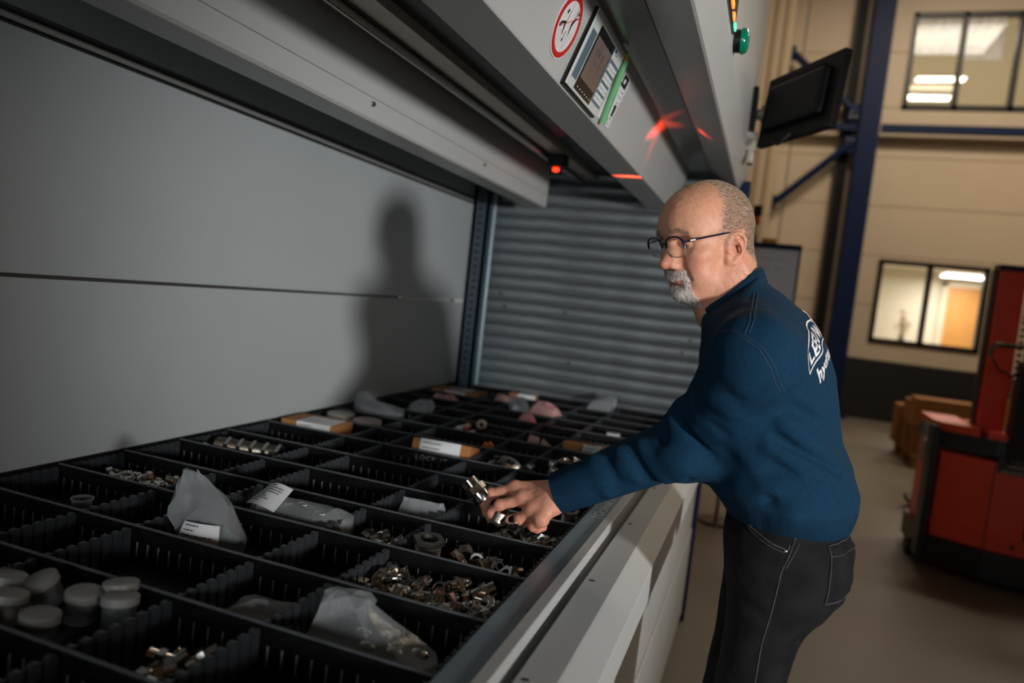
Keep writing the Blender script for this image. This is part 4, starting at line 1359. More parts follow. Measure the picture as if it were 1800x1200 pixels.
person = thing('person', 'man in navy sweatshirt and black jeans with glasses reaching into the tray', 'person', (0, 0, 0))
Vh, Fh = polygonize(head_sdf, (-.135, -.125, -.225), (.14, .125, .145), .0017)
ch = skin_cols(unwarp(Vh), None)
Wh = from_head(Vh)
Vl, Fl = polygonize(lambda p: hand_sdf(p, HJ), (-.56, 1.32, -.52), (-.22, 1.50, -.35), .0016)
Vr, Fr = polygonize(lambda p: hand_sdf(p, RJ), (.03, 1.62, -.75), (.20, 1.76, -.40), .0030)


def core_sdf(p):                 # what the clothes cover
    d = loft(p, [-.42, -.2, -.05, .0], [.08, .035, .0, -.01], [1.475, 1.472, 1.47, 1.47], [.09, .10, .09, .06], [.13, .14, .15, .10])
    d = np.maximum(d, p[:, 2] - .0)
    d = np.maximum(d, -.45 - p[:, 2])
    d = sm(d, cap(p, (-.01, 1.38, -.03), (-.015, 1.285, -.06), .05, .045), .04)
    d = sm(d, chain(p, [(-.015, 1.285, -.06), (-.098, 1.412, -.25), tuple(HJ['wrist'] + A3((.05, .0, .02)))], [.045, .038, .026]), .03)
    d = sm(d, chain(p, [(.0, 1.58, -.03), (.02, 1.65, -.08), (.125, 1.72, -.32), tuple(RW)], [.05, .045, .036, .026]), .03)
    d = sm(d, chain(p, [(.075, 1.39, -.42), (.05, 1.372, -.85), (.06, 1.372, -1.33)], [.06, .045, .034]), .03)
    d = sm(d, chain(p, [(.075, 1.56, -.42), (.03, 1.572, -.85), (.02, 1.575, -1.33)], [.06, .045, .034]), .03)
    return d


Vc, Fc = polygonize(core_sdf, (-.46, 1.2, -1.40), (.24, 1.84, .05), .011)
Vs = np.concatenate([Wh, Vl, Vr, Vc]) + OFF
Fs = np.concatenate([Fh, Fl + len(Vh), Fr + len(Vh) + len(Vl), Fc + len(Vh) + len(Vl) + len(Vr)])
cs = np.concatenate([ch, hand_cols(Vl, HJ), hand_cols(Vr, RJ), np.tile(A3(lin((214, 158, 130))), (len(Vc), 1))])
body = np_mesh('body', Vs, Fs, 'skin', person, cs)


# ---- eyes
def hmtx(loc, fwd=(1, 0, 0)):
    m = Matrix(HR.tolist()).to_4x4()
    m.translation = Vector((from_model([loc])[0] + OFF).tolist())
    return m


for s in (1, -1):
    m = hmtx((.0725, s * .0325, .027))
    e = MB().sphere((0, 0, 0), .0131, u=20, v=14)
    bmesh.ops.transform(e.bm, matrix=m, verts=e.bm.verts)
    eo = e.build('eye', mat('eyeball', (220, 212, 204), 0.12, var=0.02, scale=60), person, 180)
    gaze = Matrix.Rotation(math.radians(24), 4, 'Y') @ Matrix.Rotation(math.radians(4), 4, 'Z')
    i = MB().lathe([(0.0, .01335), (.0028, .0132), (.006, .0121)], 18)
    bmesh.ops.transform(i.bm, matrix=m @ gaze @ Matrix.Rotation(math.radians(90), 4, 'Y'), verts=i.bm.verts)
    i.build('iris', mat('iris', (92, 100, 104), 0.2, var=0.2, scale=300), eo, 180)
    i = MB().lathe([(0.0, .0135), (.0026, .0133)], 14)
    bmesh.ops.transform(i.bm, matrix=m @ gaze @ Matrix.Rotation(math.radians(90), 4, 'Y'), verts=i.bm.verts)
    i.build('pupil', 'black_gloss', eo, 180)


# ---- hair, beard and brows as thin strands rooted in the skin
def strands(name, V, F, weight, count, length, direction, width, colors, lift, seed, jit=.35):
    rs = np.random.RandomState(seed)
    T = V[F]
    nrm = np.cross(T[:, 1] - T[:, 0], T[:, 3] - T[:, 0])
    area = np.linalg.norm(nrm, axis=1) + 1e-12
    nrm /= area[:, None]
    cen = T.mean(1)
    w = np.clip(weight(unwarp(cen), nrm), 0, 1) * area
    pick = rs.choice(len(F), count, p=w / w.sum())
    u = rs.dirichlet((1, 1, 1, 1), count)
    root = (T[pick] * u[:, :, None]).sum(1)
    n = nrm[pick]
    dr = direction(unwarp(root), n)
    dr = dr + rs.normal(0, jit, dr.shape)
    dr = dr - n * np.sum(dr * n, 1)[:, None]
    dr /= np.linalg.norm(dr, axis=1)[:, None] + 1e-9
    L = (length * rs.uniform(.65, 1.2, count))[:, None]
    lf = (lift * rs.uniform(.6, 1.4, count))[:, None]
    mid = root + (dr + n * lf) / np.sqrt(1 + lf ** 2) * L * .5
    tip = mid + (dr + n * lf * .45) / np.sqrt(1 + (lf * .45) ** 2) * L * .5
    sd = np.cross(dr, n)
    sd /= np.linalg.norm(sd, axis=1)[:, None] + 1e-9
    hw = width * rs.uniform(.7, 1.2, count)[:, None]
    nn = n * hw * .9
    P = np.stack([root - sd * hw - n * .0005, root + sd * hw - n * .0005, root + nn, mid - sd * hw * .8, mid + sd * hw * .8, mid + nn, tip], 1)
    b = np.arange(count)[:, None] * 7
    tri = np.array([[0, 1, 4], [0, 4, 3], [1, 2, 5], [1, 5, 4], [2, 0, 3], [2, 3, 5], [3, 4, 6], [4, 5, 6], [5, 3, 6]])
    Ft = (b[:, :, None] + tri[None]).reshape(-1, 3)
    c = np.array([lin(q) for q in colors])[rs.randint(0, len(colors), count)] * rs.uniform(.8, 1.2, (count, 1))
    o = np_mesh(name, from_head(P.reshape(-1, 3)) + OFF, Ft, 'hair', person, np.repeat(c, 7, 0))
    o['kind'] = 'stuff'
    return o


def w_scalp(c, n):
    e = hair_edge(c)
    k = np.clip(e / .014, 0, 1) ** 1.4 * (np.linalg.norm(c, axis=1) < .17)
    k *= (1 - .95 * ((np.abs(c[:, 1]) > .068) & (c[:, 0] > -.032) & (c[:, 2] < .036)))
    return k


def d_scalp(r, n):
    d = np.stack([-.8 + 0 * r[:, 0], np.sign(r[:, 1]) * .1, -.55 - 2.5 * np.clip(.04 - r[:, 2], 0, .2)], 1)
    crown = A3((-.075, .01, .095))
    sw = r - crown
    wgt = np.exp(-np.sum(sw ** 2, 1) / .05 ** 2)[:, None]
    return d * (1 - wgt) + wgt * (sw / (np.linalg.norm(sw, axis=1)[:, None] + 1e-6))


strands('hair', Vh, Fh, w_scalp, 17000, .0085, d_scalp, .00019, [(122, 98, 78), (148, 122, 98), (176, 154, 130), (204, 192, 178), (100, 78, 60)], .36, 1)
strands('fine_top_hair', Vh, Fh, lambda c, n: ((c[:, 2] > .09) & (c[:, 0] > -.02) & (c[:, 0] < .075) & (np.abs(c[:, 1]) < .055)) * np.clip((.085 - c[:, 0]) / .06, .08, 1), 900, .008, d_scalp, .00016, [(168, 128, 92), (190, 160, 130)], .5, 2, .5)


def w_beard(c, n):
    q = c.copy(); y = np.abs(q[:, 1])
    mous = (q[:, 2] > -.0485) & (q[:, 2] < -.030) & (q[:, 0] > .078) & (y < .031)
    side = (q[:, 2] <= -.044) & (q[:, 2] > -.07) & (y > .022) & (y < .036) & (q[:, 0] > .068)
    chin = (q[:, 2] <= -.066) & (q[:, 2] > -.118) & (y < .036) & (q[:, 0] > .048)
    soul = (q[:, 2] <= -.0655) & (y < .009) & (q[:, 0] > .085)
    return (mous | side | chin | soul) * (1 - .0 * y)


def d_beard(r, n):
    y = r[:, 1]
    return np.stack([.25 + 0 * y, y * 14, -1.0 + 0 * y], 1)


strands('beard', Vh, Fh, w_beard, 3400, .0085, d_beard, .00026, [(246, 244, 240), (236, 232, 226), (214, 206, 196), (170, 150, 132), (250, 248, 246)], .34, 3)
strands('stubble', Vh, Fh, lambda c, n: ((c[:, 2] < -.035) & (c[:, 2] > -.10) & (np.abs(c[:, 1]) > .03) & (c[:, 0] > .0)) * 1.0, 700, .0014, d_beard, .00008, [(150, 124, 106), (200, 190, 180)], .8, 4)
strands('eyebrow', Vh, Fh, lambda c, n: ((np.abs(c[:, 2] - (.0535 - np.clip(np.abs(c[:, 1]) - .035, 0, 1) * .5)) < .0042) & (np.abs(c[:, 1]) > .012) & (np.abs(c[:, 1]) < .052) & (c[:, 0] > .055)) * 1.0, 380, .009,
        lambda r, n: np.stack([0 * r[:, 1], np.sign(r[:, 1]) * 1.0, .35 - 18 * np.clip(np.abs(r[:, 1]) - .03, 0, 1)], 1), .00016, [(110, 84, 66), (150, 126, 106), (186, 176, 164)], .5, 5, .25)

# ---- glasses
def gl(p):
    return Vector((from_model([p])[0] + OFF).tolist())


def lens_outline(s, k=28, r=1.0):
    pts = []
    for i in range(k):
        a = 2 * math.pi * i / k
        u, v = math.cos(a), math.sin(a)
        wx = .0265 * (1 + .07 * v) * r; hz = .0215 * r
        pw = .80
        yy = wx * math.copysign(abs(u) ** pw, u); zz = hz * math.copysign(abs(v) ** pw, v)
        pts.append((.1025 - .10 * abs(yy + .034) * .9 * .9 + .0 * v - .0 + .006 * 0, s * (.034 + yy), .0235 + zz))
    return [(p[0] + .008 + .10 * p[2] - .0023, p[1], p[2]) for p in pts]


glasses = MB()
navy_frame = mat('navy_spectacle_frame', (14, 20, 44), 0.16, var=0.05, scale=60, coat=0.3)
clear_frame = mat('clear_spectacle_rim', (190, 196, 200), 0.12, trans=0.6, alpha=0.7, var=0.04, scale=60)
glasses.tube([gl((.1105, .0125, .031)), gl((.1135, .005, .0335)), gl((.1135, -.005, .0335)), gl((.1105, -.0125, .031))], .0019, 8)
for s in (1, -1):
    up = [p for p in lens_outline(s, 40) if p[2] > .0235 - .003]
    up.sort(key=lambda p: s * p[1])
    glasses.tube([gl(p) for p in up], [.0014] + [.0021] * (len(up) - 2) + [.0015], 8)
    o = up[-1]
    glasses.tube([gl((o[0], o[1], .034)), gl((o[0] - .003, s * .0635, .035)), gl((o[0] - .011, s * .067, .0345))], .0026, 8)
gobj = glasses.build('glasses_frame', navy_frame, person, 60)
for s in (1, -1):
    MB().tube([gl(p) for p in lens_outline(s, 40)], .00135, 8, closed=True).build('clear_rim', clear_frame, gobj, 60)
    ol = lens_outline(s, 40, .97)
    lb_ = MB()
    vs = [lb_.bm.verts.new(gl((p[0] + .0005, p[1], p[2]))) for p in ol] ; c0 = lb_.bm.verts.new(gl((sum(p[0] for p in ol) / 40 + .0015, s * .034, .0235)))
    for i in range(40):
        lb_.bm.faces.new((vs[i], vs[(i + 1) % 40], c0))
    r_ = bmesh.ops.extrude_face_region(lb_.bm, geom=lb_.bm.faces[:])
    off = Vector((HR @ A3((-.0012, 0, 0))).tolist())
    bmesh.ops.translate(lb_.bm, vec=off, verts=[v for v in r_['geom'] if isinstance(v, bmesh.types.BMVert)])
    lb_.build('lens', mat('spectacle_lens', (235, 240, 240), 0.02, trans=1.0, alpha=0.22, var=0.01, scale=5, ior=1.15), gobj, 60)
    ox = [p for p in lens_outline(s, 40)][0][0]
    MB().tube([gl((ox - .010, s * .0672, .0348)), gl((ox - .02, s * .0695, .0345))], .0021, 8).build('metal_sleeve', 'steel', gobj, 60)
    MB().tube([gl((ox - .02, s * .0695, .0345)), gl((.045, s * .0735, .034)), gl((.018, s * .0755, .0335)), gl((.004, s * .0765, .0325)), gl((-.008, s * .0755, .022)), gl((-.014, s * .0735, .004))], [.0017, .0019, .0021, .0021, .0021, .0016], 8).build('temple_arm', navy_frame, gobj, 60)
    MB().sphere(gl((ox + .001, s * .0605, .0345)), .0011, u=8, v=6).build('hinge_pin', 'nickel_warm', gobj, 180)

# ---- sweatshirt
TR_Z = [.085, .060, .039, .019, -.013, -.044, -.098, -.152, -.216, -.258, -.300, -.325, -.342, -.356, -.372]
TR_X = [-.058, -.060, -.048, -.028, -.013, -.003, .009, .017, .031, .050, .063, .068, .073, .079, .083]
TR_HX = [.03, .045, .074, .092, .106, .115, .124, .129, .129, .134, .136, .131, .124, .114, .112]
TR_HY = [.03, .045, .060, .088, .132, .158, .175, .176, .172, .170, .172, .170, .163, .155, .152]
S_ = (-.012, 1.287, -.064); E_ = (-.096, 1.415, -.243); W_ = tuple((A3((-.330, 1.343, -.3755)) * 1.045).tolist())


def sweater_sdf(p):
    d = loft(p, TR_Z, TR_X, [1.472] * len(TR_Z), TR_HX, TR_HY, 2.2)
    d = np.maximum(d, p[:, 2] - .088)
    d = folds(p, d, (
        ((.170, 1.40, -.318), (.08, 1.305, -.326), .010, .017), ((.08, 1.305, -.326), (-.04, 1.36, -.326), .008, .016),
        ((.160, 1.38, -.262), (.05, 1.302, -.285), .006, .016), ((.05, 1.296, -.175), (.15, 1.36, -.235), .008, .016),
        ((.03, 1.300, -.215), (.13, 1.335, -.262), .006, .014), ((.06, 1.298, -.120), (.14, 1.345, -.165), .005, .015),
        ((-.02, 1.325, -.225), (.03, 1.302, -.285), .005, .014)), (
        ((.04, 1.298, -.198), (.145, 1.35, -.250), .008, .011), ((.04, 1.300, -.245), (.14, 1.345, -.282), .006, .011),
        ((.06, 1.297, -.145), (.15, 1.355, -.190), .006, .012), ((.17, 1.40, -.296), (.04, 1.303, -.306), .007, .011),
        ((.165, 1.39, -.340), (.02, 1.31, -.345), .005, .009)))
    d = np.maximum(d, -.366 - p[:, 2])
    # shoulders
    d = sm(d, chain(p, [(-.022, 1.475, -.016), (-.016, 1.385, -.030), S_], [.052, .055, .064]), .05)
    d = sm(d, chain(p, [(-.028, 1.48, -.004), (-.015, 1.57, -.022), (.015, 1.655, -.07)], [.05, .055, .06]), .05)
    # arms
    arm = cap(p, S_, E_, .070, .060)
    arm = sm(arm, cap(p, E_, W_, .060, .041), .030)
    arm = sm(arm, ell(p, (-.115, 1.37, -.275), (.055, .05, .045)), .03)
    # folds of the sleeve
    arm = folds(p, arm, (
        ((-.135, 1.36, -.172), (-.060, 1.345, -.225), .013, .017), ((-.155, 1.365, -.198), (-.070, 1.352, -.275), .012, .016),
        ((-.165, 1.41, -.195), (-.115, 1.355, -.295), .008, .016), ((-.205, 1.365, -.250), (-.140, 1.352, -.325), .010, .015),
        ((-.245, 1.372, -.272), (-.180, 1.350, -.345), .009, .014), ((-.290, 1.385, -.305), (-.240, 1.360, -.378), .009, .014),
        ((-.085, 1.290, -.13), (-.025, 1.262, -.180), .007, .016), ((-.080, 1.265, -.065), (-.030, 1.235, -.110), .006, .016),
        ((-.150, 1.40, -.165), (-.135, 1.365, -.195), .012, .017)), (
        ((-.135, 1.345, -.195), (-.065, 1.338, -.255), .010, .010), ((-.170, 1.36, -.222), (-.100, 1.348, -.305), .010, .010),
        ((-.220, 1.36, -.265), (-.160, 1.346, -.340), .008, .009), ((-.265, 1.372, -.292), (-.210, 1.350, -.365), .008, .009),
        ((-.070, 1.270, -.100), (-.025, 1.245, -.145), .006, .011), ((-.100, 1.320, -.155), (-.045, 1.300, -.205), .007, .011)))
    ra = chain(p, [(.015, 1.655, -.07), (.125, 1.725, -.32), tuple((RW + A3((0, 0, .02))).tolist())], [.066, .056, .041], .02)
    d = sm(d, arm, .040)
    d = sm(d, ra, .02)
    wd = A3(W_) - A3(E_); wd /= np.linalg.norm(wd)
    near = (np.linalg.norm(p - A3(W_), axis=1) < .09)
    d = np.where(near, np.maximum(d, (p - A3(W_)) @ wd), d)
    d = np.where(np.linalg.norm(p - RW, axis=1) < .075, np.maximum(d, -.53 - p[:, 2]), d)
    # neck opening
    nb = A3((-.060, 1.488, .005)); na = from_head([NECK_A])[0]
    ax = na - nb; ax /= np.linalg.norm(ax)
    hole = cap(p, nb + ax * -.01, nb + ax * .12, .0605, .066)
    d = smx(d, -hole, .006)
    hp = p[:, 2] - (.083 + .95 * (p[:, 0] + .028)) + .020 * ((p[:, 1] - 1.49) / .085) ** 2
    d = np.where(np.linalg.norm(p - nb, axis=1) < .135, smx(d, hp * .7, .006), d)
    d = d + wob(p, 55) * .0018 + wob(p, 160) * .0006
    return d


Vw, Fw = polygonize(sweater_sdf, (-.40, 1.19, -.56), (.225, 1.80, .11), .0047)
fabric = mat('navy_sweatshirt_fleece', (13, 47, 70), 0.9, var=0.16, scale=180, bump=0.5, bscale=900, spec=0.15)
sweat = np_mesh('sweatshirt', Vw + OFF, Fw, fabric, person)
for _ in range(1):
    pass
bvh_s = BVHTree.FromPolygons([Vector(v) for v in (Vw + OFF).tolist()], Fw.tolist())


def on_cloth(bvh, o, d, lift=0.0):
    h = bvh.ray_cast(Vector(o), Vector(d).normalized())
    if h[0] is None:
        return None
    n = h[1]
    if n.dot(Vector(d)) > 0:
        n = -n
    return h[0] + n * lift


def surf_line(pts, d, lift, step=.006):
    out = []
    for a, b in zip(pts[:-1], pts[1:]):
        a, b = Vector(a), Vector(b)
        n = max(1, int((b - a).length / step))
        for i in range(n):
            q = on_cloth(bvh_cur, a + (b - a) * i / n, d, lift)
            if q is not None:
                out.append(q)
    return out


def at_d(p, y):                  # slide a point to y = const for casting along +y
    return (p[0], y, p[2] + CZ)


bvh_cur = bvh_s
seam_mat = mat('navy_seam_thread', (24, 52, 78), 0.85, var=0.1, scale=200)
for nm, ps in (('shoulder_seam', [(-.0307, 0, .0438), (-.0289, 0, .0156), (-.0277, 0, -.008), (-.0333, 0, -.0343)]),
               ('armhole_seam', [(-.0749, 0, -.0306), (-.055, 0, -.0254), (-.0333, 0, -.0343), (-.007, 0, -.0502), (.0122, 0, -.0745), (.0237, 0, -.1016), (.0378, 0, -.1208)])):
    for dx in (0.0, .0065):
        l = surf_line([(x + dx, 1.0, z + CZ + dx * .3) for x, _, z in ps], (0, 1, 0), .0003)
        if len(l) > 2:
            MB().tube(l, .0011, 6).build(nm, seam_mat, sweat, 60)
l = surf_line([(.10, 1.0, CZ - .362), (.10, 1.0, CZ - .335)], (0, 1, 0), .0003)
MB().tube(l, .0009, 6).build('hem_side_seam', seam_mat, sweat, 60)
# ribbed hem band, cuff and collar
def ring_on(bvh, center, axis, r0, n=96, lift=.001):
    """first skin of the cloth met from the inside outwards"""
    axis = Vector(axis).normalized(); s = axis.orthogonal().normalized(); t = axis.cross(s)
    out = []
    for i in range(n):
        a = 2 * math.pi * i / n
        d = s * math.cos(a) + t * math.sin(a)
        h = bvh.ray_cast(Vector(center), d)
        out.append((h[0] + d * lift) if h[0] is not None else None)
    return out


def band(name, rows, parent, m):
    mb = MB()
    R_ = [[mb.bm.verts.new(p) for p in row] for row in rows]
    for a, b in zip(R_[:-1], R_[1:]):
        n = len(a)
        for i in range(n):
            mb.bm.faces.new((a[i], a[(i + 1) % n], b[(i + 1) % n], b[i]))
    return mb.build(name, m, parent, 60)


rib_mat = mat('navy_rib_knit', (11, 42, 63), 0.9, var=0.14, scale=200, bump=0.4, bscale=700, spec=0.15)
nbv = A3((-.060, 1.488, .005)) + OFF
axv = from_head([NECK_A])[0] - A3((-.060, 1.488, .005)); axv /= np.linalg.norm(axv)
cl_rows = []
NR = 150
AX = Vector(axv.tolist()); N0 = Vector(nbv.tolist())
sv = AX.orthogonal().normalized(); tv = AX.cross(sv)


def rim_height(d, rad):          # where the cut of the neck opening crosses this line
    lo, hi = -.12, .16
    for _ in range(30):
        h = (lo + hi) / 2
        q = N0 + d * rad + AX * h
        f = (q.z - CZ) - (.083 + .95 * (q.x + .028)) + .020 * ((q.y - 1.49) / .085) ** 2
        if f > 0:
            hi = h
        else:
            lo = h
    return lo


for dh, rad in ((-.020, .0712), (-.006, .0716), (.007, .0704), (.0125, .0668), (.010, .0630), (-.012, .0612)):
    row = []
    for i in range(NR):
        a = 2 * math.pi * i / NR
        d = sv * math.cos(a) + tv * math.sin(a)
        row.append(N0 + AX * (rim_height(d, .066) + dh) + d * (rad + (.0006 if i % 3 else 0)))
    cl_rows.append(row)
band('collar', cl_rows, sweat, rib_mat)
wdv = Vector(W_) - Vector(E_); wdv.normalize()
rows = []
for t in (-.055, -.045, -.02, -.006, .004, .010):
    rg = ring_on(bvh_s, Vector(W_) + Vector((0, 0, CZ)) + wdv * min(t, -.004), wdv, .12, 120)
    c0_ = Vector(W_) + Vector((0, 0, CZ)) + wdv * t
    row = []
    for i, q in enumerate(rg):
        if q is None:
            q = c0_
        q = q - wdv * (q - c0_).dot(wdv)
        e = q - c0_
        rmax = .046 if t < 0 else .043
        if e.length > rmax:
            e = e.normalized() * rmax
        if t < -.05:
            e = e * .97
        row.append(c0_ + e * (1.018 if i % 3 == 0 else 1.0))
    rows.append(row)
rows.append([c0_ + (q - c0_) * .86 for q in rows[-1]])
rows.append([c0_ - wdv * .03 + (q - c0_) * .98 for q in rows[-1]])
band('cuff', rows, sweat, rib_mat)
rows = []
for z, k in ((-.325, .985), (-.331, 1.0), (-.345, 1.003), (-.366, 1.0), (-.3685, .985), (-.366, .96)):
    rg = ring_on(bvh_s, (.078, 1.475, CZ + max(z, -.364)), (0, 0, 1), .30, 220, .0015)
    cc = Vector((.078, 1.475, CZ + z))
    rows.append([cc + Vector((q.x - cc.x, q.y - cc.y, 0)) * (k + (.004 if i % 3 == 0 else 0)) for i, q in enumerate(rg)])
band('hem_band', rows, sweat, rib_mat)

# print on the back
def back_print(me, y0, z0, scale_y, arc, name):
    """lay a flat text mesh on the back: its x runs along +y, its y up; arched"""
    bm = bmesh.new(); bm.from_mesh(me)
    bmesh.ops.triangulate(bm, faces=bm.faces)
    bmesh.ops.subdivide_edges(bm, edges=[e for e in bm.edges if e.calc_length() > .006], cuts=2)
    kill = []
    for v in bm.verts:
        y = y0 + v.co.x * scale_y
        u = (y - YC) / .11
        z = z0 + v.co.y + arc * (1 - u * u)
        q = on_cloth(bvh_s, (.5, y, z + CZ), (-1, 0, 0), .0012)
        if q is None:
            kill.append(v)
        else:
            v.co = q
    bmesh.ops.delete(bm, geom=kill, context='VERTS')
    out = bpy.data.meshes.new(name)
    bm.to_mesh(out); bm.free()
    out.materials.append(M['white_print'])
    o = bpy.data.objects.new(name, out)
    COL.objects.link(o)
    o.parent = sweat
    return o


YC = 1.445
back_print(text_mesh('LEEUW', .027, spacing=1.05, offset=.0006), 1.330, -.068, 1.2, .048, 'banner_lettering')
back_print(text_mesh('hydrauli', .026, shear=.18, offset=.0006), 1.336, -.102, 1.25, .048, 'hydraulics_lettering')


def flat_mesh(polys):
    bm = bmesh.new()
    for poly in polys:
        bm.faces.new([bm.verts.new((x, y, 0)) for x, y in poly])
    bmesh.ops.subdivide_edges(bm, edges=bm.edges[:], cuts=1)
    me = bpy.data.meshes.new('flat')
    bm.to_mesh(me); bm.free()
    return me


def ribbon(pts, w):
    return [stroke(a[0], a[1], b[0], b[1], w) for a, b in zip(pts[:-1], pts[1:])]


xs = [i * .01 for i in range(20)]
back_print(flat_mesh(ribbon([(x, .0) for x in xs], .0022)), 1.322, -.074, 1.0, .048, 'banner_edge')
back_print(flat_mesh(ribbon([(x, .0) for x in xs], .0022)), 1.328, -.042, 1.0, .048, 'banner_edge')
back_print(flat_mesh([stroke(0, 0, .004, .030, .002)]), 1.322, -.072, 1.0, .048, 'banner_edge')
crest = [stroke(.0, .0, .012, .016, .005), stroke(.012, .016, .006, .034, .006), stroke(.006, .034, .018, .046, .005), stroke(.018, .046, .03, .036, .008), stroke(.012, .016, .03, .02, .006), stroke(.03, .02, .04, .008, .006), stroke(.03, .036, .046, .05, .004),
         stroke(.02, .008, .026, -.006, .005), stroke(-.004, .026, .006, .034, .003), stroke(-.002, .044, .010, .042, .003)]
back_print(flat_mesh(crest), 1.436, -.060, 0.8, .036, 'crest_emblem')

# ---- jeans
def jeans_sdf(p):
    d = loft(p, [-.30, -.345, -.405, -.445, -.49, -.54, -.60], [.072, .076, .083, .092, .092, .085, .07], [1.475] * 7, [.100, .104, .113, .114, .106, .075, .03], [.150, .152, .158, .163, .160, .13, .06], 2.3)
    d = np.maximum(d, p[:, 2] + .335)
    LZ = [-.40, -.445, -.499, -.552, -.627, -.70, -.82, -.95, -1.15, -1.36]
    near = loft(p, LZ, [.085, .083, .071, .063, .055, .050, .042, .040, .048, .055], [1.395, 1.393, 1.388, 1.382, 1.376, 1.374, 1.372, 1.372, 1.372, 1.372], [.10, .096, .076, .068, .061, .058, .056, .055, .054, .053], [.075, .080, .082, .078, .071, .066, .061, .058, .057, .056], 2.1)
    far = loft(p, LZ, [.07, .066, .058, .050, .044, .036, .022, .014, .012, .014], [1.555, 1.558, 1.562, 1.565, 1.568, 1.572, 1.575, 1.576, 1.577, 1.577], [.092, .088, .078, .071, .065, .062, .058, .055, .054, .053], [.07, .075, .078, .075, .070, .066, .061, .058, .057, .056], 2.1)
    lo = -1.365 - p[:, 2]
    near = np.maximum(np.maximum(near, p[:, 2] + .39), lo); far = np.maximum(np.maximum(far, p[:, 2] + .39), lo)
    d = sm(d, near, .03); d = sm(d, far, .02)
    # seat fold and creases
    d = folds(p, d, (
        ((.150, 1.37, -.515), (.16, 1.45, -.525), .006, .014), ((.0, 1.335, -.505), (.07, 1.308, -.53), .003, .012), ((.10, 1.32, -.64), (.03, 1.315, -.60), .003, .012),
        ((.115, 1.36, -.69), (.05, 1.312, -.665), .004, .012), ((-.01, 1.345, -.455), (.05, 1.312, -.48), .003, .012)), (
        ((.125, 1.335, -.545), (.05, 1.308, -.575), .004, .010), ((.10, 1.322, -.665), (.02, 1.318, -.635), .003, .010), ((-.01, 1.345, -.478), (.05, 1.311, -.502), .003, .010),
        ((.02, 1.325, -.41), (.08, 1.312, -.43), .002, .010)))
    return d + wob(p, 60) * .0012 + wob(p, 150) * .0005


Vj, Fj = polygonize(jeans_sdf, (-.09, 1.28, -1.39), (.24, 1.68, -.32), .0058)
denim = mat('black_denim', (27, 28, 30), 0.9, spec=0.12, var=0.3, scale=26, bump=0.5, bscale=1100)
jeans = np_mesh('jeans', Vj + OFF, Fj, denim, person)
bvh_j = BVHTree.FromPolygons([Vector(v) for v in (Vj + OFF).tolist()], Fj.tolist())
bvh_cur = bvh_j
thr = mat('worn_denim_edge', (62, 62, 66), 0.85, var=0.2, scale=150)


def jline(name, pts, r, m=thr, d=(0, 1, 0), y=1.0, lift=.0004):
    l = surf_line([(x, y, z + CZ) for x, z in pts], d, lift)
    if len(l) > 2:
        MB().tube(l, r, 6).build(name, m, jeans, 60)


jline('side_seam', [(.0941, -.355), (.0837, -.402), (.0765, -.4253), (.0687, -.5017), (.0612, -.5516), (.0589, -.6205), (.052, -.78), (.05, -1.0), (.055, -1.35)], .0011)
jline('side_seam', [(.0985, -.375), (.089, -.402), (.0805, -.4253)], .0009)
pk = [(.0051, -.352), (.0075, -.3600), (.018, -.3690), (.0281, -.3735), (.0572, -.3836), (.0817, -.3880), (.086, -.372)]
jline('front_pocket_edge', pk, .0015)
jline('front_pocket_edge', [(x + .002, z - .0065) for x, z in pk[:-1]], .0009)
q = on_cloth(bvh_j, (.0785, 1.0, CZ - .3905), (0, 1, 0), .001)
if q:
    MB().sphere(q, .0032, (1, .5, 1), 10, 8).build('pocket_rivet', 'nickel_warm', jeans, 180)


def patch(name, poly, d, m, lift, thick=.0016, org=None, nu=14):
    """a cloth patch laid over the jeans; poly are four corners, cast along d"""
    mb = MB()
    P = [Vector(v) for v in poly]
    G = []
    for i in range(nu + 1):
        row = []
        for j in range(nu + 1):
            s, t = i / nu, j / nu
            o = (P[0] * (1 - s) + P[1] * s) * (1 - t) + (P[3] * (1 - s) + P[2] * s) * t
            row.append(on_cloth(bvh_j, o, d, lift))
        G.append(row)
    V_ = {}
    for i in range(nu + 1):
        for j in range(nu + 1):
            if G[i][j] is not None:
                V_[i, j] = mb.bm.verts.new(G[i][j])
    for i in range(nu):
        for j in range(nu):
            k = [(i, j), (i + 1, j), (i + 1, j + 1), (i, j + 1)]
            if all(x in V_ for x in k):
                mb.bm.faces.new([V_[x] for x in k])
    r = bmesh.ops.extrude_face_region(mb.bm, geom=mb.bm.faces[:])
    bmesh.ops.translate(mb.bm, vec=Vector(d).normalized() * thick * 1.2, verts=[v for v in r['geom'] if isinstance(v, bmesh.types.BMVert)])
    return mb.build(name, m, jeans, 50), G


dd = Vector((-.75, .66, 0))
pw = [Vector((.62, .93, CZ - .378)), Vector((.70, 1.015, CZ - .375)), Vector((.70, 1.005, CZ - .455)), Vector((.62, .925, CZ - .470))]
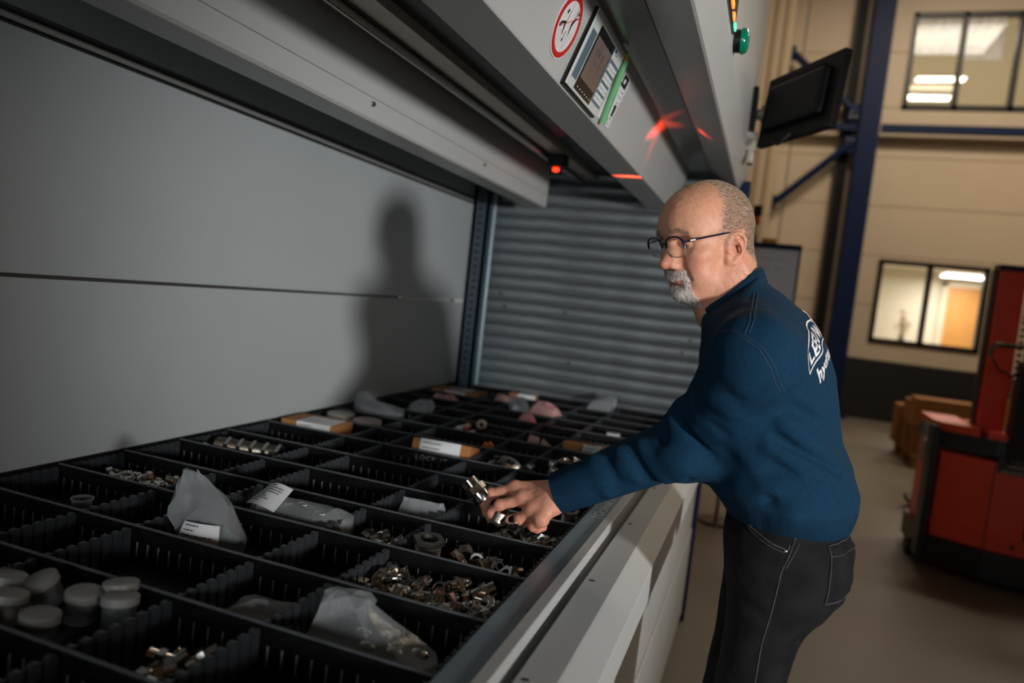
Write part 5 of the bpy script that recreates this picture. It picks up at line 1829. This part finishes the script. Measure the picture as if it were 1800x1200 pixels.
# anchor the patch on the near back of the hip
ctr = Vector((.150, 1.395, CZ - .42))
ax1 = Vector((.66, .75, 0)).normalized()
corn = [ctr + ax1 * a + Vector((0, 0, b)) - dd * .5 for a, b in ((-.048, .045), (.050, .052), (.044, -.048), (-.052, -.050))]
po_, G_ = patch('back_pocket', corn, dd, denim, .0022)
edge = [G_[i][0] for i in range(15)] + [G_[14][j] for j in range(1, 15)] + [G_[i][14] for i in range(13, -1, -1)] + [G_[0][j] for j in range(13, 0, -1)]
edge = [e for e in edge if e is not None]
if len(edge) > 6:
    MB().tube(edge, .0010, 6, closed=True).build('pocket_stitching', thr, po_, 60)
e2 = [G_[i][2] for i in range(15) if G_[i][2] is not None]
if len(e2) > 3:
    MB().tube([e - dd * .0008 for e in e2], .0007, 6).build('pocket_stitching', thr, po_, 60)

# ---- shoes
for s, (x, y) in (('l', (.055, 1.372)), ('r', (.014, 1.577))):
    def shoe(p):
        d = ell(p, (x - .10, y, -1.415), (.11, .045, .045))
        d = sm(d, ell(p, (x - .0, y, -1.395), (.075, .042, .065)), .03)
        d = sm(d, cap(p, (x + .005, y, -1.40), (x + .002, y, -1.345), .042, .040), .02)
        return np.maximum(d, -1.425 - p[:, 2])
    V_, F_ = polygonize(shoe, (x - .23, y - .06, -1.45), (x + .09, y + .06, -1.29), .006)
    so = np_mesh('shoe', V_ + OFF, F_, mat('dark_shoe_leather', (34, 31, 30), 0.5, var=0.15, scale=40, bump=0.1), person)
    mb = MB()
    mb.prism([(x - .205, y), (x - .19, y - .034), (x - .12, y - .048), (x + .0, y - .042), (x + .066, y - .036), (x + .08, y), (x + .066, y + .036), (x + .0, y + .042), (x - .12, y + .048), (x - .19, y + .034)], 'z', 0.0, .030)
    mb.build('sole', 'black_rubber', so)
    mb = MB()
    for k in range(4):
        xx = x - .055 - k * .02
        mb.tube([(xx, y - .026, CZ - 1.365 - k * .008), (xx - .004, y, CZ - 1.356 - k * .0085), (xx, y + .026, CZ - 1.365 - k * .008)], .0028, 6)
    mb.build('lace', 'dark_paint', so, 60)

# cord round the neck
MB().tube([Vector((from_head([v])[0] + OFF).tolist()) for v in ((-.082, .028, -.062), (-.078, .05, -.072), (-.062, .062, -.082))], .0012, 6).build('neck_cord', 'black_rubber', person, 60)
# ------------------------------------------------------------------ what lies in the compartments
_tp = []


def lathe_thread(mb, r, z0, z1, pitch=.0016, dep=.0007, n=18, mtx=None, bore=None):
    prof = []
    k = max(2, int((z1 - z0) / pitch))
    if bore:
        prof += [(bore, z0)]
    else:
        prof += [(0.0, z0)]
    for i in range(k):
        z = z0 + (z1 - z0) * i / k
        prof += [(r - dep, z), (r, z + (z1 - z0) / k * .5)]
    prof += [(r - dep, z1)]
    prof += [(bore, z1), (bore, z0)] if bore else [(0.0, z1)]
    mb.lathe(prof, n, mtx)
    return mb


def hexa(mb, r, z0, z1, bore=None):
    pts = [(r * math.cos(math.pi / 3 * i), r * math.sin(math.pi / 3 * i)) for i in range(6)]
    if bore is None:
        mb.prism(pts, 'z', z0, z1)
        return mb
    n = 18
    for z, up in ((z0, -1), (z1, 1)):
        O = [mb.bm.verts.new((*hexpt(pts, 2 * math.pi * i / n), z)) for i in range(n)]
        I = [mb.bm.verts.new((bore * math.cos(2 * math.pi * i / n), bore * math.sin(2 * math.pi * i / n), z)) for i in range(n)]
        for i in range(n):
            mb.bm.faces.new((O[i], O[(i + 1) % n], I[(i + 1) % n], I[i]))
        if z == z0:
            O0, I0 = O, I
    for i in range(n):
        mb.bm.faces.new((O0[i], O0[(i + 1) % n], O[(i + 1) % n], O[i]))
        mb.bm.faces.new((I0[i], I0[(i + 1) % n], I[(i + 1) % n], I[i]))
    return mb


def hexpt(pts, a):
    for i in range(6):
        p, q = Vector(pts[i]), Vector(pts[(i + 1) % 6])
        d = Vector((math.cos(a), math.sin(a)))
        den = d.x * (q - p).y - d.y * (q - p).x
        if abs(den) < 1e-9:
            continue
        t = (p.x * (q - p).y - p.y * (q - p).x) / den
        u = (p.x * d.y - p.y * d.x) / den
        if t > 0 and -1e-6 <= u <= 1 + 1e-6:
            return (d * t)[:]
    return pts[0]


def proto_nipple(m='nickel', s=1.0):
    t = thing('hex_nipple', None, None)
    hexa(MB(), .0105 * s, -.004 * s, .005 * s).build('hex_collar', m, t)
    lathe_thread(MB(), .0072 * s, .005 * s, .020 * s, bore=.0045 * s).build('thread', m, t, 30)
    lathe_thread(MB(), .0082 * s, -.018 * s, -.004 * s, bore=.0045 * s).build('thread', m, t, 30)
    return t


def proto_socket(m='nickel', s=1.0):
    t = thing('pipe_socket', None, None)
    MB().lathe([(.0068 * s, -.016 * s), (.0105 * s, -.016 * s), (.011 * s, -.015 * s), (.011 * s, -.004 * s), (.0095 * s, -.003 * s), (.0095 * s, .015 * s), (.0068 * s, .015 * s), (.0066 * s, -.016 * s)], 20).build('socket_body', m, t, 40)
    hexa(MB(), .0128 * s, -.003 * s, .005 * s, .0094 * s).build('hex_ring', m, t, 30)
    return t


def proto_elbow(m='nickel', s=1.0):
    t = thing('elbow_fitting', None, None)
    pts = [Vector((0, 0, -.017)), Vector((0, 0, -.006)), Vector((.001, 0, .001)), Vector((.005, 0, .005)), Vector((.012, 0, .006)), Vector((.021, 0, .006))]
    MB().tube([p * s for p in pts], .0075 * s, 14).build('bend', m, t, 50)
    mb = MB(); hexa(mb, .0115 * s, -.022 * s, -.012 * s, .006 * s); mb.build('hex_nut', m, t, 30)
    mb = MB(); lathe_thread(mb, .009 * s, .016 * s, .027 * s, bore=.005 * s, mtx=Matrix.Translation((0, 0, .006 * s)) @ Matrix.Rotation(math.radians(90), 4, 'Y')); mb.build('thread', m, t, 30)
    return t


def proto_bolt(m='steel', s=1.0):
    t = thing('socket_screw', None, None)
    MB().lathe([(0, .004 * s), (.0045 * s, .004 * s), (.0045 * s, .012 * s), (.0078 * s, .012 * s), (.0085 * s, .0108 * s), (.0085 * s, 0), (0, 0)], 20).build('screw_head', m, t, 40)
    lathe_thread(MB(), .0052 * s, -.030 * s, 0).build('thread', m, t, 30)
    return t


def proto_coupling(m='steel', s=1.0):
    t = thing('threaded_coupling', None, None)
    lathe_thread(MB(), .0175 * s, -.014 * s, .010 * s, .0014, .0005, 28, bore=.0125 * s).build('threaded_sleeve', 'thread', t, 30)
    hexa(MB(), .0215 * s, .010 * s, .0165 * s, .0125 * s).build('hex_flange', m, t, 30)
    return t


def proto_cap(m='cap_white', s=1.0):
    t = thing('sample_jar', None, None)
    MB().lathe([(0, 0), (.0185 * s, 0), (.02 * s, .002 * s), (.0205 * s, .032 * s), (.0195 * s, .032 * s), (.019 * s, .003 * s), (0, .002 * s)], 24).build('jar', 'clear_plastic', t, 50)
    MB().lathe([(0, .041 * s), (.020 * s, .041 * s), (.0225 * s, .039 * s), (.0228 * s, .029 * s), (.0208 * s, .029 * s), (.0206 * s, .039 * s), (0, .0395 * s)], 24).build('lid', m, t, 40)
    return t


def finish(o, label, cat, group=None):
    o['label'] = label
    o['category'] = cat
    if group:
        o['group'] = group


def drop(protos, x0, x1, y0, y1, n, rad, label, cat, group, seed, zmax=.062, upright=False):
    """lay copies loosely on each other in a compartment"""
    rs = random.Random(seed)
    placed = []
    out = []
    for k in range(n):
        best = None
        for _ in range(24):
            x, y = rs.uniform(x0 + rad, x1 - rad), rs.uniform(y0 + rad, y1 - rad)
            z = rad
            for px, py, pzz in placed:
                d2 = (x - px) ** 2 + (y - py) ** 2
                R2 = (2 * rad * .86) ** 2
                if d2 < R2:
                    z = max(z, pzz + math.sqrt(R2 - d2))
            if best is None or z < best[2]:
                best = (x, y, z)
        if best[2] > zmax:
            continue
        placed.append(best)
        pr = protos[k % len(protos)]
        o = copy_tree(pr)
        o.location = (best[0], best[1], FZ + best[2])
        o.rotation_euler = (rs.uniform(-.4, .4), rs.uniform(-.4, .4), rs.uniform(0, 6.3)) if upright else (rs.choice((1.4, 1.57, 1.75, .9)) + rs.uniform(-.2, .2), rs.uniform(-.35, .35), rs.uniform(0, 6.3))
        finish(o, label.format({'hex': 'nipple', 'pipe': 'socket', 'elbow': 'elbow', 'threaded': 'threaded ring', 'socket': 'screw'}[pr.name.split('_')[0]]), cat, group)
        out.append(o)
    return out


def kill(t):
    for c in list(t.children):
        for g_ in list(c.children):
            bpy.data.objects.remove(g_)
        bpy.data.objects.remove(c)
    bpy.data.objects.remove(t)


PN, PS, PE = proto_nipple('nickel', 1.18), proto_socket('nickel', 1.15), proto_elbow('nickel', 1.12)
PNw, PSw, PEw = proto_nipple('nickel_warm', 1.3), proto_socket('nickel_warm', 1.35), proto_elbow('nickel_warm', 1.3)
PB, PC = proto_bolt('steel', 1.15), proto_coupling()
PBs = proto_bolt('nickel', 0.8)
protos_all = [PN, PS, PE, PNw, PSw, PEw, PB, PC, PBs]

drop([PN, PE, PS], -1.40, -1.215, 1.225, 1.355, 30, .0130, 'small nickel {} heaped in the compartment against the grey back wall', 'fitting', 'nickel fittings heaped by the back wall', 11, .060)
drop([PN, PBs, PS], -.750, -.625, 1.21, 1.355, 22, .0105, 'small nickel {} in the narrow heap left of the tall threaded ring', 'fitting', 'nickel fittings in the narrow compartment', 12, .056)
drop([PNw, PSw, PE, PEw], -.600, -.352, 1.012, 1.18, 46, .0150, 'nickel {} in the biggest heap beside the zinc rail', 'fitting', 'nickel fittings in the biggest heap', 13, .066)
drop([PSw, PS, PNw], -.52, -.352, 1.375, 1.535, 24, .0145, 'nickel {} heaped under the reaching hand', 'fitting', 'nickel fittings under the hand', 14, .052)
drop([PC, PS, PSw], -.53, -.37, 1.205, 1.355, 14, .0155, 'nickel {} lying in front of the reaching hand', 'fitting', 'threaded sleeves in front of the hand', 15, .05)
drop([PC, PE, PN], -.592, -.46, 2.11, 2.27, 18, .017, 'large zinc {} heaped between the sleeve and the brown flat box', 'fitting', 'large zinc fittings behind the hand', 16, .075)
drop([PS, PN, PEw], -.595, -.36, 3.23, 3.40, 34, .013, 'pale small {} heaped at the far end beside the slatted shutter', 'fitting', 'pale fittings at the far end', 17, .07)
drop([PN, PBs], -.74, -.62, .66, .81, 14, .0115, 'small bright {} lying in the nearest narrow compartment', 'fitting', 'bright fittings in the nearest compartment', 18, .04)
drop([PS], -1.125, -1.06, 1.76, 1.85, 4, .013, 'grey hexagon {} alone in the narrow compartment near the box', 'fitting', 'grey sockets in the narrow compartment', 19, .05)
drop([PNw, PN], -1.02, -.95, .66, .80, 5, .0105, 'bright {} lying among the lidded jars', 'fitting', 'bright fittings among the jars', 20, .04)


def single(pr, loc, rot, label, cat, sc=1.0):
    o = copy_tree(pr)
    o.location = (loc[0], loc[1], FZ + loc[2])
    o.rotation_euler = rot
    o.scale = (sc, sc, sc)
    finish(o, label, cat)
    return o


def place(pr, loc, rot, label, cat, group=None, sc=1.0):
    o = single(pr, loc, rot, label, cat, sc)
    if group:
        o['group'] = group
    return o


# five couplings in a row by the back wall
for k in range(5):
    place(PC, (-1.383 + k * .0295 * 1.25, 1.635 + k * .0065, .036), (0, math.radians(90), math.radians(10)), ('first', 'second', 'third', 'fourth', 'last')[k] + ' coupling, counted from the left, in the tidy row by the back wall', 'coupling', 'row of threaded couplings', 1.38)
single(PC, (-1.415, 1.60, .022), (.3, .5, 1.0), 'single threaded coupling lying left of the tidy row', 'coupling', 1.0)
for (x, y, l) in ((-.600, 1.985, 'socket screw standing alone in front of the big zinc heap'), (-.548, 2.03, 'upper socket screw of the pair beside the zinc heap'), (-.535, 2.0, 'lower socket screw of the pair beside the zinc heap')):
    single(PB, (x + .01, y, .047 if 'upper' not in l else .058), (.05, .1, .3), l, 'screw', 1.15)
single(PC, (-.378, 1.635, .045), (0.1, 0.0, .4), 'bright ring fitting beside the rail under the sleeve cuff', 'fitting', 1.05)
single(PC, (-.565, 1.265, .038), (.08, .06, .2), 'large upright threaded ring standing before the narrow heap', 'fitting', 1.5)
for q, (x, y, r) in enumerate(((-.690, 1.98, .030), (-.665, 2.02, .034))):
    t = thing('flat_washer', ('small' if q == 0 else 'large') + ' grey washer leaning in the narrow compartment before the zinc heap', 'washer', (x, y, FZ + .042 + q * .004))
    t.rotation_euler = (.25, .3 * q, .4)
    MB().lathe([(r * .4, 0), (r * .96, 0), (r, .001), (r, .004), (r * .96, .005), (r * .4, .005), (r * .4, 0)], 28).build('disc', 'steel', t, 40)
    MB().lathe([(r * .38, .0), (r * .46, .006), (r * .52, .0055), (r * .52, .005)], 28).build('rim', 'dark_steel', t, 40)
t = thing('hex_bolt_head', 'hexagon bolt resting on the grey washers', 'bolt', (-.70, 1.995, FZ + .058))
hexa(MB(), .011, 0, .009).build('head', 'dark_steel', t)
lathe_thread(MB(), .006, -.022, 0).build('shank', 'dark_steel', t, 30)

# fittings held by the hand
def held(pr, p, direction, label, sc, cat='fitting'):
    o = copy_tree(pr)
    o.location = Vector(p) + Vector((0, 0, CZ))
    o.rotation_euler = Vector(direction).to_track_quat('Z', 'Y').to_euler()
    o.scale = (sc, sc, sc)
    finish(o, label, cat)


held(PS, (-.528, 1.398, -.424), (-.7, .0, .62), 'grey steel fitting gripped between thumb and index finger', 1.55)
held(PC, (-.468, 1.392, -.462), (-.35, .2, -.9), 'dark ring fitting gripped between index and middle finger', 0.95)
held(PSw, (-.428, 1.385, -.478), (.2, .5, -.8), 'small fitting hanging under the curled ring finger', 1.1)

for pr in protos_all:
    kill(pr)

# lidded jars in the nearest row
PJ = proto_cap()
for k, (x, y, z, rx, ry, l) in enumerate(((-.945, .775, .012, .35, -.25, 'open-looking clear jar tilted behind the other lidded jars'), (-.875, .765, .008, .0, .1, 'lidded jar in the middle of the jar compartment'),
                               (-.845, .805, .012, -.15, .1, 'lidded jar at the back right of the jar compartment'), (-.815, .775, .010, .0, .15, 'lidded jar at the right end of the jar compartment'),
                               (-.865, .690, .006, .1, .0, 'lidded jar nearest the lens in the jar compartment'), (-.945, .700, .010, .2, -.1, 'lidded jar at the front left of the jar compartment'), (-.995, .735, .012, .1, -.2, 'lidded jar at the far left of the jar compartment'))):
    o = copy_tree(PJ)
    o.location = (x, y, FZ + z + .01)
    o.rotation_euler = (rx, ry, k * .7)
    o.scale = (1.12, 1.12, 1.12)
    finish(o, l, 'jar')
kill(PJ)
t = thing('clear_cup', 'small clear plastic cup in the corner compartment by the back wall', 'cup', (-1.245, 1.075, FZ))
MB().lathe([(0, .001), (.014, .001), (.0195, .048), (.021, .049), (.0185, .048), (.0132, .003), (0, .003)], 24).build('cup_wall', 'clear_plastic', t, 60)
MB().lathe([(.0195, .048), (.0215, .048), (.0215, .0505), (.0195, .0505), (.0195, .048)], 24).build('rim', 'clear_plastic', t, 40)


# boxes with white labels
def small_box(label, x, y, sx, sy, sz, rz, lab=(0.2, 1.0, 0.0, .9), tilt=(0, 0), lines=6, m='card', front=True, z=0.0):
    t = thing('small_carton', label, 'box', (x, y, FZ + z))
    t.rotation_euler = (tilt[0], tilt[1], rz)
    MB().box(-sx / 2, sx / 2, -sy / 2, sy / 2, 0, sz, bevel=.0015).build('carton', m, t)
    MB().box(-sx / 2, sx / 2, -.001, .001, sz, sz + .0004).build('lid_seam', 'card_dark', t)
    a, b, c, d = lab
    x0, x1 = -sx / 2 + sx * a, -sx / 2 + sx * b
    y0, y1 = -sy / 2 + sy * c, -sy / 2 + sy * d
    lb = MB().box(x0, x1, y0, y1, sz, sz + .0007).build('paper_label', 'paper', t)
    MB().box(x0, x1, -sy / 2 - .0007, -sy / 2, sz * .25, sz).build('paper_label', 'paper', t)
    rs = random.Random(sum(map(ord, label)))
    mb = MB()
    for k in range(lines):
        yy = y1 - (y1 - y0) * (k + .6) / lines
        mb.box(x0 + .006, x0 + .006 + (x1 - x0) * rs.uniform(.25, .7), yy, yy + .0022, sz + .0007, sz + .0010)
    for k in range(3):
        zz = sz * (.9 - .2 * k)
        mb.box(x0 + .006, x0 + .006 + (x1 - x0) * rs.uniform(.3, .6), -sy / 2 - .001, -sy / 2 - .0007, zz - .004, zz - .0015)
    mb.build('print_line', 'black_print', lb)['kind'] = 'stuff'
    return t


small_box('brown box with white label against the back wall', -1.335, 2.01, .190, .125, .070, .06, (.30, .93, .0, .85))
small_box('brown box with wide white label in the middle of the tray', -.872, 2.0, .185, .10, .075, .05, (.14, .84, .0, .62), (math.radians(-14), 0))
small_box('flat brown box beside the large zinc fittings', -.480, 2.43, .24, .13, .060, -.02, (.3, .55, .0, .25), (math.radians(-8), 0))
small_box('brown box with pale label at the far left end', -1.315, 3.12, .23, .13, .068, .0, (.3, .75, .4, .95))
small_box('small pale-labelled box at the far end of the tray', -1.06, 3.315, .13, .10, .070, .15, (.35, 1., .0, 1.))
t = small_box('little grey box alone in the right rear compartment', -.50, 2.74, .05, .035, .055, .2, (.0, 1., .0, 1.), lines=2, m='grey_disc')

# grey discs
for x, y, l in ((-1.365, 2.195, 'left grey plastic disc by the back wall'), (-1.240, 2.165, 'right grey plastic disc by the back wall')):
    t = thing('plastic_disc', l, 'disc', (x, y, FZ + .002))
    MB().lathe([(0, .064), (.044, .064), (.048, .061), (.048, .0), (0, 0)], 32).build('disc_body', 'grey_disc', t, 40)
    MB().lathe([(.012, .064), (.013, .0655), (.0, .0655)], 20).build('hub', 'cap_white', t, 40)


# crumpled plastic bags
def bag(name, label, loc, rows, rz, m, seed, amp=.006, cat='bag', fine=3):
    """rows: cross sections (height, half width x, half depth y, shift x, shift y) from the bottom up"""
    rs = np.random.RandomState(seed)
    t = thing(name, label, cat, (loc[0], loc[1], FZ + loc[2]), rz)
    n = 10
    bm = bmesh.new()
    R = []
    for ri, (z, a, b, sx, sy) in enumerate(rows):
        ring = []
        for k in range(n):
            u = 2 * math.pi * (k + .35 * (ri % 2)) / n
            c, s_ = math.cos(u), math.sin(u)
            j = rs.normal(0, amp * .55, 3) * (0.3 if ri == 0 else 1)
            ring.append(bm.verts.new((sx + a * math.copysign(abs(c) ** .6, c) + j[0], sy + b * math.copysign(abs(s_) ** .6, s_) + j[1] * min(1, b / .02), max(.0008, z + j[2] * .6))))
        R.append(ring)
    for p, q in zip(R[:-1], R[1:]):
        for k in range(n):
            bm.faces.new((p[k], p[(k + 1) % n], q[(k + 1) % n], q[k]))
    bm.faces.new(R[0][::-1]); bm.faces.new(R[-1])
    bmesh.ops.triangulate(bm, faces=bm.faces)
    bmesh.ops.subdivide_edges(bm, edges=bm.edges[:], cuts=1, smooth=.25)
    bm.normal_update()
    for v in bm.verts:
        v.co += v.normal * rs.normal(0, amp * .10)
        v.co.z = max(v.co.z, .0008)
    me = bpy.data.meshes.new('sheet')
    bm.to_mesh(me); bm.free()
    me.materials.append(M[m])
    me.polygons.foreach_set('use_smooth', [True] * len(me.polygons))
    me.set_sharp_from_angle(angle=math.radians(24))
    o = bpy.data.objects.new('sheet', me)
    COL.objects.link(o)
    o.parent = t
    return t


def bag_label(t, pts, lines, seed):
    """a paper slip, slightly bowed, four corners in the bag's own frame"""
    P = [Vector(p) for p in pts]
    nrm = (P[1] - P[0]).cross(P[3] - P[0]).normalized()
    mb = MB()
    n = 8
    G = [[None] * (n + 1) for _ in range(n + 1)]
    def at(s, u):
        return (P[0] * (1 - s) + P[1] * s) * (1 - u) + (P[3] * (1 - s) + P[2] * s) * u + nrm * (.010 * math.sin(math.pi * s))
    for i in range(n + 1):
        for j in range(n + 1):
            G[i][j] = mb.bm.verts.new(at(i / n, j / n))
    for i in range(n):
        for j in range(n):
            mb.bm.faces.new((G[i][j], G[i + 1][j], G[i + 1][j + 1], G[i][j + 1]))
    o = mb.build('paper_label', 'paper', t, 60)
    rs = random.Random(seed)
    mb = MB()
    for k in range(lines):
        u0 = .92 - k * .8 / lines
        s0, s1 = .08, rs.uniform(.35, .85)
        s = s0
        while s < s1:
            e = min(s1, s + rs.uniform(.04, .14))
            q = [at(a, b) + nrm * .0007 for a, b in ((s, u0 - .035), (e, u0 - .035), (e, u0), (s, u0))]
            mb.faces(q, [(0, 1, 2, 3)])
            s = e + .02
    w = mb.build('print_line', 'black_print', o, recalc=False)
    w['kind'] = 'stuff'


b1 = bag('plastic_bag', 'tall grey polythene bag sticking up out of its compartment', (-.955, 1.095, 0), [(0.001, .055, .035, .02, 0), (.03, .058, .045, .015, 0), (.065, .062, .04, .0, .0), (.095, .05, .022, -.015, .01), (.125, .03, .010, -.035, .015), (.148, .012, .004, -.045, .018)], .35, 'poly_milky', 5, .012, fine=4)
bag_label(b1, [(-.035, -.058, .02), (.05, -.06, .012), (.045, -.045, .068), (-.02, -.045, .072)], 5, 3)
MB().sphere((.015, -.052, .066), .009, (1, .3, .8), 12, 8).build('blue_dot', 'blue_plastic', b1, 180)
MB().prism([(-.06, .0), (-.02, .0), (-.04, .05)], 'y', -.03, .01).build('dark_part', 'dark_steel', b1)
b2 = bag('plastic_bag', 'clear bag with printed white slip behind the tall grey bag', (-.87, 1.28, 0), [(.001, .11, .05, .0, 0), (.03, .115, .05, 0.0, 0), (.055, .105, .035, 0.01, .0), (.068, .06, .012, .03, 0)], .05, 'poly', 7, .008)
bag_label(b2, [(-.115, -.03, .052), (-.03, -.055, .054), (-.02, -.005, .092), (-.085, .01, .090)], 8, 4)
for k, (x, y) in enumerate(((-.01, .02), (.05, -.01))):
    MB().sphere((x, y, .055), .010, (1.4, .8, .6), 12, 8).build('brass_part', 'nickel_warm', b2, 180)
bag('plastic_bag', 'small clear bag low in the compartment behind the hand', (-.675, 1.455, 0), [(.001, .05, .03, 0, 0), (.03, .055, .03, 0, 0), (.055, .05, .012, 0, 0.01), (.064, .045, .003, 0, .012)], .1, 'poly', 9, .006)
b3 = bag('plastic_bag', 'clear bag of small parts in the compartment nearest the lens beside the rail', (-.475, .915, 0), [(.001, .10, .055, .0, 0), (.022, .10, .05, 0, 0), (.040, .075, .03, -.02, 0), (.072, .042, .022, -.055, .0), (.088, .040, .010, -.055, .0)], -.12, 'poly', 11, .012, fine=4)
for k, (x, y) in enumerate(((.0, -.02), (.04, -.01), (.07, .01), (-.03, .01), (.02, .02))):
    MB().sphere((x, y, .03), .010, (1.5, .9, .7), 12, 8).build('brass_part', 'nickel_warm', b3, 180)
bag('plastic_bag', 'flat clear bag left of the parts bag in the nearest rows', (-.665, .90, 0), [(.001, .06, .05, .0, 0), (.02, .062, .05, 0, 0), (.04, .05, .03, .0, 0), (.05, .02, .008, 0, .0)], .2, 'poly', 12, .009)
bag('plastic_bag', 'long pale grey bag draped along the back wall', (-1.33, 2.40, 0), [(.001, .09, .05, .0, 0), (.04, .095, .05, 0, 0), (.068, .11, .035, .0, 0), (.085, .05, .012, -.06, .0), (.112, .022, .004, -.085, .01)], -.15, 'poly_milky', 13, .010)
bag('plastic_bag', 'crumpled grey bag at the front end of the long pale bag', (-1.225, 2.52, 0), [(.001, .04, .04, .0, 0), (.05, .045, .04, 0, 0), (.085, .045, .02, .015, 0), (.10, .02, .006, .03, .01)], .5, 'poly_milky', 14, .010)
bag('plastic_bag', 'dark grey upright bag in the far middle compartment', (-.93, 2.88, 0), [(.001, .04, .04, 0, 0), (.05, .045, .03, 0, 0), (.10, .04, .012, -.01, 0), (.115, .02, .004, -.02, 0)], .2, 'poly_milky', 15, .010)
bag('plastic_bag', 'pinkish crumpled bag right of the dark grey upright bag', (-.84, 2.94, 0), [(.001, .06, .05, 0, 0), (.05, .07, .05, 0, 0), (.085, .06, .02, .0, 0), (.095, .03, .006, -.02, 0)], -.4, 'pink_bag', 16, .012)
bag('plastic_bag', 'pale bag with raised corner beside the far shutter', (-.685, 3.31, 0), [(.001, .055, .05, 0, 0), (.05, .06, .04, 0, 0), (.085, .06, .02, .02, 0), (.118, .014, .006, .06, .01)], .0, 'poly_milky', 17, .010)
bag('plastic_bag', 'pink wrapped part beside the far small box', (-1.08, 3.24 - .12, 0), [(.001, .05, .04, 0, 0), (.05, .055, .04, 0, 0), (.075, .04, .02, 0, 0)], .3, 'pink_bag', 18, .010)
bag('plastic_bag', 'small pink wrapped part before the far left brown box', (-1.30, 2.93, 0), [(.001, .05, .03, 0, 0), (.04, .055, .03, 0, 0), (.066, .04, .015, 0, 0)], .1, 'pink_bag', 19, .010)
bag('plastic_bag', 'small pink bag in front of the dark grey upright bag', (-.845, 2.72, 0), [(.001, .035, .03, 0, 0), (.05, .035, .02, 0, 0), (.08, .015, .004, 0, 0)], .1, 'pink_bag', 20, .008)

# red and white wired parts in the middle of the tray
for k, (x, y, z, r, l) in enumerate(((-1.005, 2.385, .035, 0.3, 'red wired plug at the left of the wire loops'), (-.975, 2.37, .05, 1.2, 'upper red wired plug beside the wire loops'), (-.935, 2.36, .04, 2.2, 'striped wired plug nearest the wire loops'), (-.985, 2.43, .045, 2.8, 'rearmost red wired plug by the wire loops'), (-1.30, 2.985, .055, .4, 'red wired plug on the small pink wrapped part'))):
    t = thing('wired_plug', l, 'plug', (x, y, FZ + z))
    t.rotation_euler = (1.35, .2, r)
    MB().cyl((0, 0, -.018), (0, 0, .012), .010, n=14).build('plug_body', 'white_panel', t, 40)
    MB().cyl((0, 0, .012), (0, 0, .022), .0085, n=14).build('red_cap', 'red_plastic', t, 40)
    MB().tube([(0, 0, -.018), (.004, .008, -.03), (.018, .012, -.036), (.03, .002, -.03)], .0025, 6).build('lead', 'blue_plastic', t, 60)
t = thing('ring_fitting', 'pale ring-shaped fitting upright beside the wire loops', 'fitting', (-.925, 2.43, FZ + .062))
t.rotation_euler = (1.3, 0, .4)
MB().lathe([(.008, 0), (.017, 0), (.018, .002), (.018, .012), (.017, .014), (.008, .014), (.008, 0)], 22).build('ring', 'nickel_warm', t, 40)
MB().lathe([(.0185, .005), (.0195, .006), (.0195, .008), (.0185, .009)], 22).build('rib', 'steel', t, 40)
for k, (x, l) in enumerate(((-.885, 'left dark wire loop standing in the middle compartment'), (-.835, 'right dark wire loop standing in the middle compartment'))):
    t = thing('wire_loop', l, 'wire', (x, 2.345, FZ + .035))
    MB().tube([(.024 * math.cos(a), .01 * math.sin(2 * a + k), .030 * math.sin(a) + .004) for a in [i * 2 * math.pi / 28 for i in range(28)]], .0022, 6, closed=True).build('wire', 'black_rubber', t, 60)
    MB().cyl((-.006, .0, -.034), (.010, .0, -.030), .005, n=10).build('terminal', 'steel', t, 40)
for x, y, l in ((-.808, 2.19, 'orange clip in the middle compartment behind the wide-labelled box'),):
    t = thing('orange_clip', l, 'clip', (x, y, FZ))
    MB().prism([(-.02, 0), (.02, 0), (.022, .05), (.010, .062), (.004, .045), (-.006, .058), (-.018, .04)], 'y', -.008, .008).build('clip_body', 'orange_plastic', t)
    MB().cyl((0, -.01, .02), (0, .01, .02), .004, n=10).build('pin', 'steel', t)
for x, y, l in ((-.71, 2.36, 'left thin pink card edge in the narrow rear compartment'), (-.655, 2.33, 'right pale triangular card in the narrow rear compartment')):
    t = thing('paper_card', l, 'card', (x, y, FZ))
    MB().prism([(-.03, 0), (.03, 0), (.028, .068 if 'left' in l else .05), (-.005, .074)], 'y', -.001, .001).build('card_sheet', 'pink_bag', t)
    MB().box(-.02, .02, -.0014, -.001, .02, .024).build('print_line', 'grey_print', t)
